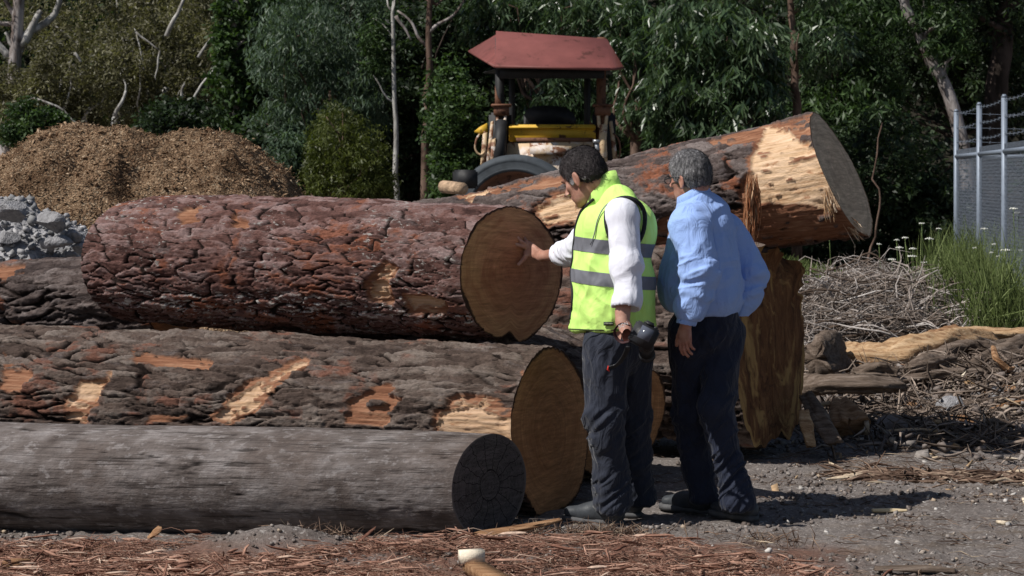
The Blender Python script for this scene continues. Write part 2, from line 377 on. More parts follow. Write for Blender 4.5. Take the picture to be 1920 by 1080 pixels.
        F2 = np.stack([i2.ravel(), j2.ravel(), (j2 + nt).ravel(), (i2 + nt).ravel()], 1)
        fc = np.stack([(rr * np.cos(thr)).ravel(), (rr * np.sin(thr)).ravel(), (tt * np.ones((1, nt))).ravel()], 1)
        me = mesh('cut_face', V, F2 if not e else F2[:, ::-1], face_m, True, {'fc': fc})
        o = link('cut_face', me, root)
        if face_label and e: o['label'] = face_label
    return root
def bark_mat(name, dark, mid, light, orange, crackc, pale=(0.62, 0.44, 0.30), orange_amt=0.5, speck=0.0, band=None):
    m = MT(name); c = m.attr('lc').outputs['Vector']; cc = m.n('ShaderNodeTexCoord').outputs['Object']
    rnd = m.attr('rnd').outputs['Fac']; crack = m.attr('crack').outputs['Fac']
    n1 = m.noise(9, 6, c, 0.65); v = m.math('ADD', m.math('MULTIPLY', rnd, 0.55), m.math('MULTIPLY', n1, 0.6))
    col = m.ramp(v, [(0.30, dark), (0.55, mid), (0.78, light)])
    on = m.noise(2.6, 5, c, 0.6, 0.6); om = m.math('MULTIPLY', m.map(m.math('ADD', on, m.math('MULTIPLY', rnd, 0.25)), 0.72 - orange_amt * .2, 0.80 - orange_amt * .2), 0.85, clamp=True)
    col = m.mix(om, col, orange)
    gy = m.noise(5, 6, m.co((1, 2.5, 1), src=c), 0.7, 0.3); col = m.mix(m.math('MULTIPLY', m.map(gy, 0.56, 0.66), 0.38), col, (0.185, 0.163, 0.163))
    if speck: # pale lichen / resin crust
        sp = m.noise(24, 5, m.co((1, 2, 1), src=c), 0.7); reg = m.noise(2.2, 3, c)
        col = m.mix(m.math('MULTIPLY', m.map(sp, 0.58, 0.62), m.map(reg, 0.46, 0.56), clamp=True), col, (0.38, 0.36, 0.34))
    if band:
        ay = m.n('ShaderNodeSeparateXYZ', {0: c}).outputs[1]; bm_ = m.math('MULTIPLY', m.map(ay, band[0], band[0] + .05), m.map(ay, band[1], band[1] - .04)); bn = m.noise(17, 5, m.co((1, 2.2, 1), src=c), .7)
        col = m.mix(m.math('MULTIPLY', bm_, m.math('MULTIPLY', m.map(bn, .53, .58), m.map(m.noise(2.5, 2, c), .42, .52)), clamp=True), col, (0.50, 0.48, 0.46))
    f = m.ramp(m.noise(60, 5, m.co((1, 2.2, 1), src=c), 0.75), [(0.28, 0.55), (0.72, 1.4)])
    col = m.mix(1.0, col, f, 'MULTIPLY')
    col = m.mix(m.map(crack, 0.15, 0.62, 0, 0.95), col, crackc)
    g = m.noise(1.0, 6, m.co((7, 90, 1), src=c), 0.6); g2 = m.noise(3.5, 4, m.co((1, 3, 1), src=c))
    wcol = m.ramp(m.math('ADD', m.math('MULTIPLY', g, 0.6), m.math('MULTIPLY', g2, 0.5)), [(0.36, (pale[0] * .40, pale[1] * .24, pale[2] * .16)), (0.49, (pale[0] * .85, pale[1] * .78, pale[2] * .70)), (0.75, (pale[0] * 1.15, pale[1] * 1.15, pale[2] * 1.2))])
    wcol = m.mix(m.map(m.noise(5, 5, m.co((1.5, 4, 1), src=c), .65, .8), .56, .66, 0, .75), wcol, (0.36, 0.155, 0.07))
    icol = m.ramp(m.math('ADD', m.math('MULTIPLY', g, 0.6), m.math('MULTIPLY', g2, 0.5)), [(0.35, (0.10, 0.038, 0.022)), (0.55, (0.27, 0.125, 0.072)), (0.75, (0.44, 0.25, 0.155))])
    col = m.mix(m.attr('inner').outputs['Fac'], col, icol); col = m.mix(m.attr('wood').outputs['Fac'], col, wcol)
    bp = m.bump(m.noise(55, 6, m.co((1, 1.8, 1), src=c), 0.75), 0.8, 0.012); bp = m.bump(g, 0.25, 0.01, bp)
    return m.done(col, 0.9, bp, spec=0.12)
def face_mat(name, inner, outer, rim, ringscale=40, ringamt=0.35, crackamt=0.0, stain=None, sap=None):
    m = MT(name); c = m.attr('fc').outputs['Vector']; sp = m.n('ShaderNodeSeparateXYZ', {0: c}); t = sp.outputs[2]
    x, y = sp.outputs[0], sp.outputs[1]
    wob = m.noise(3.0, 4, c); tw = m.math('ADD', t, m.math('MULTIPLY', m.math('SUBTRACT', wob, 0.5), 0.22))
    v = m.n('ShaderNodeCombineXYZ', {0: tw, 1: 0.0, 2: 0.0}).outputs[0]
    ring = m.noise(ringscale, 3, v, 0.7)
    col = m.ramp(tw, [(0.0, inner), (0.62, tuple((a + b) / 2 for a, b in zip(inner, outer))), (0.80, outer), (0.93, outer)])
    col = m.mix(1.0, col, m.ramp(ring, [(0.35, 1 - ringamt), (0.65, 1 + ringamt)]), 'MULTIPLY')
    saw = m.noise(1.0, 5, m.co((8, 70, 1), src=c), 0.7)
    col = m.mix(1.0, col, m.ramp(saw, [(0.3, 0.60), (0.7, 1.35)]), 'MULTIPLY')
    big = m.noise(4, 5, c, 0.6, 0.5)
    col = m.mix(m.map(big, 0.48, 0.68, 0, 0.6), col, stain if stain else tuple(a * .55 for a in inner))
    if crackamt:
        ang = m.math('ARCTAN2', y, x); an = m.math('ADD', m.math('MULTIPLY', ang, 2.55), m.math('MULTIPLY', wob, 1.2))
        fr = m.math('ABSOLUTE', m.math('SUBTRACT', m.math('FRACT', an), 0.5)); wid = m.math('DIVIDE', 0.020, m.math('ADD', t, 0.08))
        ck = m.math('LESS_THAN', m.math('SUBTRACT', 0.5, fr), wid)
        ck = m.math('MULTIPLY', ck, m.math('GREATER_THAN', t, 0.26))
        rc = m.math('LESS_THAN', m.math('ABSOLUTE', m.math('SUBTRACT', m.math('ADD', tw, m.math('MULTIPLY', m.noise(7, 3, c), .16)), 0.36)), 0.011)
        fi = m.math('LESS_THAN', m.math('ABSOLUTE', m.math('SUBTRACT', m.noise(14, 3, c), 0.5)), 0.012)
        ck = m.math('MAXIMUM', m.math('MAXIMUM', ck, rc), m.math('MULTIPLY', fi, 0.7))
        col = m.mix(m.math('MULTIPLY', ck, crackamt), col, (0.006, 0.005, 0.005))
    col = m.mix(m.map(tw, 0.955, 0.985), col, rim)
    bp = m.bump(saw, 0.35, 0.006); bp = m.bump(m.noise(70, 4, c), 0.4, 0.004, bp)
    return m.done(col, 0.85, bp, spec=0.15)
M_red = bark_mat('red_scaly_bark', (0.050, 0.026, 0.023), (0.150, 0.078, 0.067), (0.27, 0.185, 0.175), (0.22, 0.078, 0.042), (0.010, 0.006, 0.005), orange_amt=0.15, speck=1, band=(1.20, 1.38))
M_dark = bark_mat('dark_furrowed_bark', (0.040, 0.028, 0.024), (0.108, 0.078, 0.065), (0.20, 0.163, 0.142), (0.17, 0.072, 0.048), (0.010, 0.006, 0.005), orange_amt=0.05)
M_pile = bark_mat('charcoal_bark', (0.040, 0.030, 0.029), (0.10, 0.077, 0.071), (0.19, 0.158, 0.15), (0.25, 0.085, 0.04), (0.010, 0.006, 0.005), pale=(0.72, 0.53, 0.36), orange_amt=0.0)
M_f_red = face_mat('amber_cut_wood', (0.34, 0.135, 0.08), (0.44, 0.225, 0.12), (0.04, 0.02, 0.015), 30, 0.12, stain=(0.22, 0.07, 0.042))
M_f_mid = face_mat('tan_cut_wood', (0.40, 0.19, 0.085), (0.44, 0.22, 0.10), (0.05, 0.025, 0.015), 26, 0.2, stain=(0.26, 0.11, 0.045))
M_f_tilt = face_mat('dusty_cut_wood', (0.52, 0.39, 0.27), (0.56, 0.43, 0.30), (0.24, 0.15, 0.09), 60, 0.2)
M_f_grey = face_mat('charred_cut_wood', (0.085, 0.075, 0.075), (0.10, 0.088, 0.088), (0.15, 0.13, 0.125), 50, 0.25, 0.95)
M_slab_old = face_mat('yellow_brown_split_wood', (0.30, 0.15, 0.065), (0.22, 0.11, 0.06), (0.05, 0.02, 0.015), 14, 0.3, stain=(0.52, 0.33, 0.13))
m = MT('torn_yellow_brown_wood'); c = m.attr('fc').outputs['Vector']
gr = m.noise(1, 6, m.co((11, 4, 1), src=c), .75, 1.6); col = m.ramp(gr, [(.32, (0.075, 0.034, 0.02)), (.5, (0.19, 0.090, 0.042)), (.7, (0.31, 0.16, 0.072))])
col = m.mix(m.map(m.noise(2.6, 4, m.co((1.4, .8, 1), src=c), .6, .8), .50, .58, 0, .85), col, (0.48, 0.30, 0.12)); col = m.mix(m.map(m.noise(5, 5, c, .7), .56, .66, 0, .8), col, (0.07, 0.035, 0.022))
M_slab = m.done(col, .9, m.bump(gr, .9, .04, m.bump(m.noise(30, 5, c, .7), .6, .01)), spec=.12)
# grey weathered log
m = MT('grey_weathered_wood'); c = m.attr('lc').outputs['Vector']; rnd = m.attr('rnd').outputs['Fac']
col = m.ramp(m.math('ADD', m.math('MULTIPLY', rnd, 0.4), m.math('MULTIPLY', m.noise(7, 6, m.co((1, 2, 1), src=c), 0.65), 0.6)), [(0.32, (0.080, 0.064, 0.058)), (0.5, (0.145, 0.123, 0.115)), (0.66, (0.235, 0.210, 0.203))])
blot = m.noise(16, 5, m.co((1, 1.6, 1), src=c), 0.7); col = m.mix(m.map(blot, 0.54, 0.62, 0, 0.6), col, (0.30, 0.275, 0.27))
blot2 = m.noise(3, 5, c, 0.6); col = m.mix(m.map(blot2, 0.52, 0.66, 0, 0.55), col, (0.105, 0.078, 0.066))
col = m.mix(1.0, col, m.ramp(m.noise(1, 5, m.co((14, 150, 1), src=c), 0.7), [(0.3, 0.68), (0.7, 1.3)]), 'MULTIPLY')
ck1 = m.math('LESS_THAN', m.math('ABSOLUTE', m.math('SUBTRACT', m.noise(1, 3, m.co((0.9, 34, 1), src=c), .5), .5)), .013); ck2 = m.map(m.noise(1, 2, m.co((2.2, 14, 1), src=c)), .42, .5)
col = m.mix(m.math('MULTIPLY', m.math('MULTIPLY', ck1, ck2), .75), col, (0.03, 0.024, 0.022))
col = m.mix(m.attr('crack').outputs['Fac'], col, (0.018, 0.014, 0.013))
M_grey = m.done(col, 0.88, m.bump(m.noise(1, 5, m.co((25, 160, 1), src=c), 0.7), 0.5, 0.008, m.bump(m.noise(40, 5, c, 0.7), 0.5, 0.012)), spec=0.15)

A = W(-220, 898, 9.35); B = W(918, 910, 9.10)
make_log('grey_log', 'smooth barkless grey weathered log lying on the ground in front of the stack', A, B, 0.272, 0.238, 'weathered', M_grey, M_f_grey, 11,
         k=0.62, kz=0.0, res=0.007, lumps=0.012, bend=0.01, face_label='dark charred sawn end with radial cracks')
A = W(-260, 760, 10.4); B = W(1033, 806, 9.72)
make_log('furrowed_log', 'thick dark furrowed log under the red-brown one, bark torn pale in places', A, B, 0.455, 0.412, 'furrow', M_dark, M_f_mid, 23, k=0.30, kz=-0.08, res=0.0065, lobes=lambda th, t: .03 * np.sin(2 * th + .6) + .02 * np.sin(5 * th),
         patches=[('inner', [(240, 640), (300, 655), (385, 668), (388, 690), (300, 682), (245, 662)]),
                  ('wood', [(150, 712), (195, 700), (180, 735), (165, 770), (150, 785), (118, 778), (130, 740)]),
                  ('wood', [(500, 690), (560, 658), (572, 665), (530, 690), (500, 706)]),
                  ('wood', [(440, 745), (490, 705), (520, 712), (480, 760), (430, 790), (400, 780)]),
                  ('inner', [(280, 775), (345, 778), (340, 792), (275, 790)]),
                  ('inner', [(0, 650), (60, 700), (40, 730), (0, 725)]),
                  ('inner', [(665, 740), (720, 715), (745, 740), (720, 790), (650, 800)]),
                  ('wood', [(818, 770), (862, 745), (900, 752), (985, 775), (985, 850), (900, 850), (815, 812)]),
                  ('inner', [(968, 682), (1010, 668), (1000, 700), (975, 708)])], face_label='tall tan sawn end in shade')
A = W(258, 482, 10.58); B = W(962, 516, 10.05)
make_log('red_brown_log', 'big red-brown scaly-barked log being touched by the man in the vest', A, B, 0.348, 0.338, 'scaly', M_red, M_f_red, 37, k=0.52, kz=-0.05, res=0.0062, lumps=0.02, taper=.13, lobes=lambda th, t: sstep(.6, 1., t) * (-0.13 * np.exp(-((th - 4.62) / .13) ** 2) + .03 * np.exp(-((th - 5.0) / .3) ** 2)),
         patches=[('wood', [(690, 545), (720, 500), (735, 505), (722, 560), (690, 565)]), ('inner', [(330, 385), (372, 380), (365, 410), (335, 412)]),
                  ('inner', [(430, 398), (462, 402), (452, 420), (425, 418)]), ('wood', [(760, 560), (830, 570), (835, 590), (770, 590)]),
                  ('inner', [(250, 640), (300, 600), (310, 610), (280, 640)])], face_label='oval amber sawn end being touched by a hand')
A = W(560, 560, 11.4); B = W(1168, 790, 10.6)
make_log('shaded_log', 'shaded brown-ended log on the ground behind the legs of the man in yellow', A, B, 0.36, 0.325, 'furrow', M_dark, M_f_mid, 41, k=0.35, res=0.011, face=(True, True))
A = W(-330, 600, 11.6); B = W(330, 552, 10.98)
make_log('charcoal_log', 'dark charcoal log at the left edge, behind the red-brown log', A, B, 0.25, 0.25, 'furrow', M_pile, M_f_mid, 53, k=0.3, res=0.008,
         patches=[('inner', [(-20, 500), (50, 495), (52, 512), (-20, 528)])])
A = W(700, 640, 12.6); B = W(1444, 655, 11.55)
make_log('split_log', 'broken log behind the man in blue, its tall yellow-brown end ragged on top', A, B, 0.48, 0.615, 'furrow', M_dark, M_slab, 67, k=0.05, kz=-0.06, res=0.012, ragged=0.16,
         patches=[('inner', [(1375, 600), (1420, 600), (1420, 640), (1375, 640)])], lobes=lambda th, t: -0.05 * np.cos(4 * th) + 0.20 * fbm(np.cos(th) * 2.6, np.sin(th) * 2.6, th * 0, 8, 4) - .02)
A = W(690, 482, 13.1); B = W(1578, 330, 11.45)
make_log('leaning_log', 'huge log rising to the right atop the stack, stripped to pale wood near its end', A, B, 0.27, 0.375, 'furrow', M_pile, M_f_tilt, 71, k=-0.09, kz=-0.28, res=0.0085,
         patches=[('wood', [(1425, 235), (1480, 232), (1490, 262), (1540, 290), (1560, 345), (1590, 400), (1480, 385), (1400, 375), (1410, 320), (1418, 270)]),
                  ('inner', [(1320, 255), (1420, 238), (1545, 200), (1540, 262), (1490, 262), (1480, 232), (1425, 235), (1420, 265), (1340, 272)]),
                  ('inner', [(1400, 300), (1420, 275), (1425, 375), (1420, 470), (1398, 470), (1395, 380)]),
                  ('inner', [(1240, 408), (1300, 400), (1400, 385), (1500, 392), (1640, 402), (1700, 480), (1500, 490), (1200, 500), (1225, 430)]),
                  ('wood', [(1000, 385), (1050, 360), (1090, 365), (1095, 420), (1020, 418)]),
                  ('inner', [(850, 362), (940, 342), (1060, 330), (1060, 350), (960, 362), (860, 378)]),
                  ('wood', [(860, 370), (905, 352), (930, 354), (890, 378)])], face_label='round dusty grey-brown sawn end')
# ---------------------------------------------------------------- forest
RS = np.random.RandomState
def leaf_mat(name, dark, mid, light, rough=0.5, spec=0.35, trans=0.35):
    m = MT(name); r = m.attr('rnd').outputs['Fac']
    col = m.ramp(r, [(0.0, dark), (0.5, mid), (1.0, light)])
    big = m.noise(0.9, 3, m.co()); col = m.mix(1.0, col, m.ramp(big, [(0.35, 0.8), (0.65, 1.2)]), 'MULTIPLY')
    m.done(col, rough, spec=spec)
    tr = m.n('ShaderNodeBsdfTranslucent', {'Color': m.mix(1.0, col, (1.2, 1.3, 0.6), 'MULTIPLY')})
    mx = m.n('ShaderNodeMixShader', {0: trans}); m.t.links.new(m.b.outputs[0], mx.inputs[1]); m.t.links.new(tr.outputs[0], mx.inputs[2])
    m.t.links.new(mx.outputs[0], m.out.inputs[0]); return m.m
def leaves(P, size, aspect, droop, rng, jitter=0.5):
    """P (n,3) base points; long lens-shaped leaves as two-quad strips"""
    n = len(P); d = rng.normal(size=(n, 3)); d[:, 2] = d[:, 2] * (1 - droop) - droop * 1.6; d /= np.linalg.norm(d, axis=1)[:, None]
    q = rng.normal(size=(n, 3)); sd = np.cross(d, q); sd /= np.linalg.norm(sd, axis=1)[:, None] + 1e-9; nn = np.cross(sd, d)
    L = size * (1 - jitter / 2 + jitter * rng.rand(n))[:, None]; w = L * aspect / 2
    cur = nn * L * 0.12
    V = np.stack([P, P + d * L * .45 + sd * w + cur, P + d * L - cur * .3, P + d * L * .45 - sd * w + cur], 1)
    return V.reshape(-1, 3), np.arange(n * 4).reshape(n, 4)
def crown_points(c, r, nclump, n, rng, clump=0.32, shell=0.75, flat=1.0):
    """clumps spread through an uneven ellipsoid, denser near its skin"""
    c = np.asarray(c, float); r = np.asarray(r, float)
    q = rng.normal(size=(nclump, 3)); q /= np.linalg.norm(q, axis=1)[:, None]
    rad = shell + (1 - shell) * rng.rand(nclump); q = q * (rad * (0.8 + 0.4 * rng.rand(nclump)))[:, None]
    cc = c + q * r; cs = clump * r.mean() * (0.5 + rng.rand(nclump))
    k = rng.randint(0, nclump, n); g = rng.normal(size=(n, 3)); g /= np.linalg.norm(g, axis=1)[:, None]
    g = g * (rng.rand(n) ** 0.45)[:, None]; g[:, 2] *= flat
    return cc[k] + g * cs[k][:, None], k, cc
def limb_mesh(gb, p0, p1, r0, r1, rng, wob=0.08, n=9, sides=8):
    p0, p1 = np.asarray(p0, float), np.asarray(p1, float); L = np.linalg.norm(p1 - p0)
    t = np.linspace(0, 1, n)[:, None]; P = p0 + (p1 - p0) * t
    o = rng.normal(size=(4, 3)) * wob * L
    P = P + np.sin(t * np.pi) * o[0] + np.sin(t * 2 * np.pi) * o[1] * .5 + np.sin(t * 3 * np.pi) * o[2] * .25
    gb.tube(P, np.linspace(r0, r1, n), sides); return P
def bark_plain(name, lo, hi, streak=(3, 3, 1)):
    m = MT(name); c = m.co(); a = m.noise(2.2, 5, m.co(streak), 0.65, 0.5)
    return m.done(m.ramp(a, [(0.36, lo), (0.62, hi)]), 0.9, m.bump(m.noise(20, 5, m.co((1, 1, .25))), 0.6, 0.02), spec=0.1)
B_gum = bark_plain('pale_gum_bark', (0.09, 0.065, 0.055), (0.36, 0.33, 0.32)); B_brown = bark_plain('brown_gum_bark', (0.05, 0.032, 0.024), (0.17, 0.115, 0.09))
B_pale = bark_plain('white_gum_bark', (0.16, 0.145, 0.13), (0.48, 0.47, 0.45)); B_dark = bark_plain('dark_tree_bark', (0.022, 0.017, 0.014), (0.07, 0.052, 0.045))
L_olive = leaf_mat('olive_brown_leaves', (0.045, 0.043, 0.022), (0.13, 0.122, 0.068), (0.23, 0.22, 0.13))
L_blue = leaf_mat('blue_green_gum_leaves', (0.022, 0.036, 0.024), (0.066, 0.105, 0.065), (0.14, 0.195, 0.135))
L_green = leaf_mat('mid_green_leaves', (0.014, 0.028, 0.010), (0.042, 0.078, 0.026), (0.095, 0.155, 0.056))
L_yell = leaf_mat('yellow_green_leaves', (0.025, 0.035, 0.007), (0.070, 0.088, 0.018), (0.125, 0.145, 0.035))
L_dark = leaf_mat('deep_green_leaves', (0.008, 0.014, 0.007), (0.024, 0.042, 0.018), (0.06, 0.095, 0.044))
L_gloss = leaf_mat('glossy_green_leaves', (0.014, 0.026, 0.012), (0.048, 0.085, 0.036), (0.14, 0.20, 0.11), 0.32, 0.6)
TREE_N = [0]
def tree(label, px, Y, trunk, crown, mat, bark, seed, leaf=(0.12, 0.25, 0.5), n=14000, nclump=60, clump=0.3, limbs=7, name='gum_tree', zmax=None, cat='tree', trunk_r=0.12, lean=0.0, flat=0.8, group='trees behind the timber yard', shell=0.6):
    """crown = (px, py, half-width px, half-height px, half-depth m) in photo pixels at distance Y, built there in metres"""
    rng = RS(seed); s = Y / FPX; base = W(px, HOR, Y); base[2] = gzf(base[0], Y) - 0.05
    root = empty(name, base.tolist()); tag(root, label, cat, group)
    g = GB(); top = None
    if trunk:
        P = smooth_path([W(a, b, Y) for a, b in trunk], 14); P[0, 2] = min(P[0, 2], base[2])
        P = P + np.random.RandomState(seed).normal(size=P.shape) * [0.015, 0.03, 0]
        g.tube(P, np.linspace(trunk_r, trunk_r * 0.55, len(P)), 10); top = P
    cps = []; pts = []; rn = []
    for i, (cx, cy, hx, hy, hd) in enumerate(crown):
        c = W(cx, cy, Y) + [0, hd * .3, 0]; p, k, cc = crown_points(c, (hx * s, hd, hy * s), nclump, int(n / len(crown)), rng, clump, shell, flat)
        kr = rng.rand(nclump); pts.append(p); rn.append(np.clip(kr[k] * .5 + rng.rand(len(p)) * .6 - .05, 0, 1)); cps += list(cc[:limbs])
    if top is None:
        c0 = np.mean(cps, 0); top = np.array([base, base + (c0 - base) * [.5, .5, .6]]); g.tube(smooth_path([base, base + (c0 - base) * [.3, .3, .5], c0], 8), np.linspace(trunk_r, trunk_r * .5, 8), 8)
    for q in cps:
        a = top[np.argmin(np.abs(top[:, 2] - (q[2] - 0.5)))]; limb_mesh(g, a, q, trunk_r * .35, 0.008, rng, 0.10, 7, 5)
    g.build('trunk', bark, root, True)
    P = np.concatenate(pts); V, F = leaves(P, leaf[0], leaf[1], leaf[2], rng)
    link('crown', mesh('crown', V, F, mat, False, {'rnd': np.repeat(np.concatenate(rn), 4)}), root)
    return root
# hill behind, with the far wood on it
def build_hill():
    xs = np.linspace(-60, 60, 90); ys = np.concatenate([np.linspace(41, 60, 30), np.linspace(62, 120, 12)]); X, Y = np.meshgrid(xs, ys)
    z = 0.3 + np.clip(Y - 43, 0, 60) * 0.75 + 0.8 * fbm(X * .2, Y * .2, X * 0, 3, 3); z = np.where(Y < 43, -0.3, z)
    n, m = len(xs), len(ys); i = np.arange((m - 1) * n).reshape(m - 1, n)[:, :-1].ravel()
    link('hill', mesh('hill', np.stack([X, Y, z], -1).reshape(-1, 3), np.stack([i, i + 1, i + n + 1, i + n], 1), simple('forest_floor', (0.02, 0.018, 0.012), 1, .5, 3)))
    tag(bpy.data.objects['hill'], kind='structure')
    rng = RS(5); c = rng.rand(900, 3) * [44, 12, 0] + [-22, 43, 0]; c[:, 2] = (c[:, 1] - 43) * 0.75 + rng.rand(900) * 6.5
    k = rng.randint(0, 900, 110000); g = rng.normal(size=(110000, 3)) * 0.65; P = c[k] + g
    V, F = leaves(P, 0.26, 0.38, 0.3, rng); r = np.clip(rng.rand(900)[k] * .5 + rng.rand(110000) * .5, 0, 1)
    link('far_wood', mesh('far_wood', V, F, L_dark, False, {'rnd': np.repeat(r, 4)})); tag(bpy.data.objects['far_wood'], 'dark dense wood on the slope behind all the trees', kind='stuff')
build_hill()
T = tree
T('pale gum at the left edge with bare white forked branches', 15, 36, [(8, 420), (15, 280), (22, 170), (32, 90), (40, -60)], [(-70, -40, 60, 60, 1), (60, -120, 90, 70, 1)], L_olive, B_gum, 1, trunk_r=.17, n=3000, limbs=3)
rg = RS(8)
for a, b, r0, r1 in (((34, 92), (112, -20), .09, .05), ((20, 110), (-30, 20), .07, .04), ((36, 105), (78, 30), .04, .02), ((76, 20), (40, 85), .05, .09), ((40, 90), (10, 60), .05, .03)):
    g = GB(); limb_mesh(g, W(*a, 36), W(*b, 36), r0, r1, rg, .05); g.build('bare_limb', B_pale, bpy.data.objects['gum_tree'], True)
T('broad olive-brown gum crown behind the left of the chip mound', 150, 35, None, [(140, 150, 150, 95, 1.6), (60, 200, 110, 80, 1.3)], L_olive, B_pale, 2, (.09, .3, .45), 26000, 130, .19, 10)
T('olive-brown gum with slanting white branches above the chip mound', 300, 36, None, [(300, 110, 150, 120, 1.6), (330, 200, 120, 70, 1.2)], L_olive, B_pale, 3, (.09, .3, .45), 26000, 130, .19, 10)
rg = RS(31); TW = [o for o in COL.objects if o.get('label', '').startswith('olive-brown gum with slanting')][0]
for a_, b_, r_ in (((372, 108), (446, 15), .035), ((352, 232), (418, 112), .03), ((418, 112), (440, 90), .025), ((215, 218), (236, 170), .04), ((236, 170), (232, 150), .02), ((58, 182), (160, 240), .02), ((160, 240), (175, 262), .025), ((312, 68), (348, -10), .045), ((342, 182), (346, 158), .03), ((140, 100), (152, 116), .03), ((255, 60), (300, 95), .02), ((300, 95), (292, 150), .018)):
    _w = GB(); limb_mesh(_w, W(a_[0], a_[1], 34.1), W(b_[0], b_[1], 34.1), r_, r_ * .6, rg, .06, 7, 6); _w.build('bare_branch', B_pale, TW, True)
T('high olive gum crown reaching out of the top left', 200, 38, None, [(180, 10, 240, 70, 1.5), (330, 20, 110, 90, 1.5)], L_olive, B_pale, 4, (.09, .3, .5), 20000, 120, .18, 6)
T('bright green ivy-clad tree beside the right end of the chip mound', 445, 34, [(450, 330), (447, 200), (440, 60), (445, -60)], [(430, 60, 30, 75, .6), (440, 160, 45, 60, .7), (455, 250, 50, 50, .8), (480, 30, 40, 60, .7)], L_green, B_gum, 5, (.12, .55, .2), 11000, 50, .4, 3, name='ivy_tree')
T('tall blue-green gum with drooping leaves left of the two thin trunks', 590, 33, None, [(560, 90, 110, 90, 1.5), (620, 180, 110, 100, 1.5), (530, 260, 60, 70, 1.0)], L_blue, B_brown, 6, (.12, .2, .85), 30000, 130, .27, 6)
T('blue-green gum whose crown leaves through the top, over the blue-green one', 640, 36, None, [(620, 10, 120, 70, 1.5), (700, 120, 70, 110, 1.2)], L_blue, B_brown, 7, (.12, .2, .8), 17000, 90, .25, 5)
T('rounded yellow-green wattle bush low behind the red-brown log', 640, 30, None, [(628, 255, 45, 65, .9), (665, 300, 65, 70, 1.0), (640, 340, 85, 55, 1.0), (600, 320, 35, 60, .8), (690, 350, 45, 45, .8)], L_yell, B_brown, 8, (.08, .22, .6), 22000, 90, .23, 5, name='wattle_bush', trunk_r=.05, cat='bush')
T('slender white-barked sapling trunk left of the machine', 742, 32, [(745, 390), (742, 250), (737, 100), (739, -40)], [(735, -60, 40, 40, .7), (700, 90, 25, 60, .4)], L_green, B_pale, 9, trunk_r=.048, n=2500, limbs=2, leaf=(.1, .3, .5), name='sapling')
T('straight brown forked trunk beside the white sapling', 800, 31, [(795, 400), (799, 250), (803, 130), (806, -40)], [(790, -70, 80, 50, .9)], L_green, B_brown, 10, trunk_r=.075, n=3000, limbs=3)
rg = RS(11); TF = [o for o in COL.objects if o.get('label', '').startswith('straight brown')][0]
for a, b in (((799, 85), (745, 20)), ((806, 60), (870, 0)), ((742, 30), (770, 75))): bg = GB(); limb_mesh(bg, W(*a, 31), W(*b, 31), .03, .015, rg, .04); bg.build('fork', B_gum, TF, True)
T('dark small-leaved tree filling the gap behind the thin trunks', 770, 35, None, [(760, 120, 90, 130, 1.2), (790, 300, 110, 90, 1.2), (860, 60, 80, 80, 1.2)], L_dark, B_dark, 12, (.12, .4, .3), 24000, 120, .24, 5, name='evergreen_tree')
T('mid green shrub against the left side of the machine', 860, 29.5, None, [(850, 215, 55, 90, .9), (850, 320, 55, 60, .8)], L_green, B_dark, 13, (.09, .4, .3), 13000, 90, .27, 4, name='shrub', cat='bush', trunk_r=.05)
T('gum with long lit leaves hanging behind the red canopy', 1060, 32, None, [(1080, 20, 120, 70, 1.2), (1060, 190, 90, 65, 1.0), (930, 20, 70, 60, 1.0)], L_gloss, B_brown, 14, (.20, .17, .8), 12000, 100, .25, 6)
T('dark evergreen showing under the red canopy', 1010, 35, None, [(980, 160, 120, 120, 1.2), (1150, 250, 110, 80, 1.2)], L_dark, B_dark, 15, (.13, .4, .3), 17000, 100, .25, 5, name='evergreen_tree')
T('leafy gum just right of the red canopy', 1190, 31, None, [(1180, 60, 50, 90, .9), (1195, 190, 45, 70, .9)], L_gloss, B_brown, 16, (.16, .2, .75), 8000, 60, .27, 4)
T('sunlit gum with large drooping leaf sprays above the leaning log', 1340, 29, None, [(1340, 60, 120, 65, 1.1), (1290, 170, 80, 90, 1.0), (1410, 150, 70, 100, 1.0), (1330, 240, 100, 40, .9)], L_gloss, B_brown, 17, (.22, .17, .85), 17000, 110, .24, 8)
T('pinkish brown gum trunk rising behind the end of the leaning log', 1490, 30, [(1495, 420), (1492, 250), (1488, 110), (1480, -40)], [(1520, -40, 90, 50, .9), (1540, 90, 60, 50, .8)], L_gloss, B_brown, 18, trunk_r=.085, n=4000, limbs=4, leaf=(.16, .2, .8))
T('dark green tree behind the sawn end of the leaning log', 1590, 33, None, [(1580, 60, 110, 90, 1.2), (1600, 190, 120, 90, 1.2)], L_green, B_dark, 19, (.15, .25, .6), 15000, 110, .24, 6, name='evergreen_tree')
T('leaning mottled gum trunk at the upper right', 1740, 33, [(1830, 480), (1800, 250), (1757, 130), (1700, 20), (1680, -60)], [(1700, -60, 120, 60, 1), (1760, 60, 60, 60, .8)], L_green, B_gum, 20, trunk_r=.13, n=5000, limbs=5, leaf=(.15, .25, .6))
T('massive dark trunk behind the wire fence', 1880, 34, [(1850, 560), (1860, 300), (1875, 120), (1890, -60)], [(1900, 0, 60, 90, 1), (1830, -20, 60, 60, 1)], L_dark, B_dark, 21, trunk_r=.26, n=5000, limbs=6, leaf=(.14, .3, .5))
T('deep green tree in the upper right corner', 1800, 36, None, [(1700, 90, 110, 110, 1.3), (1840, 120, 110, 120, 1.3), (1900, 30, 60, 60, 1)], L_dark, B_dark, 22, (.14, .35, .4), 20000, 120, .24, 6, name='evergreen_tree')
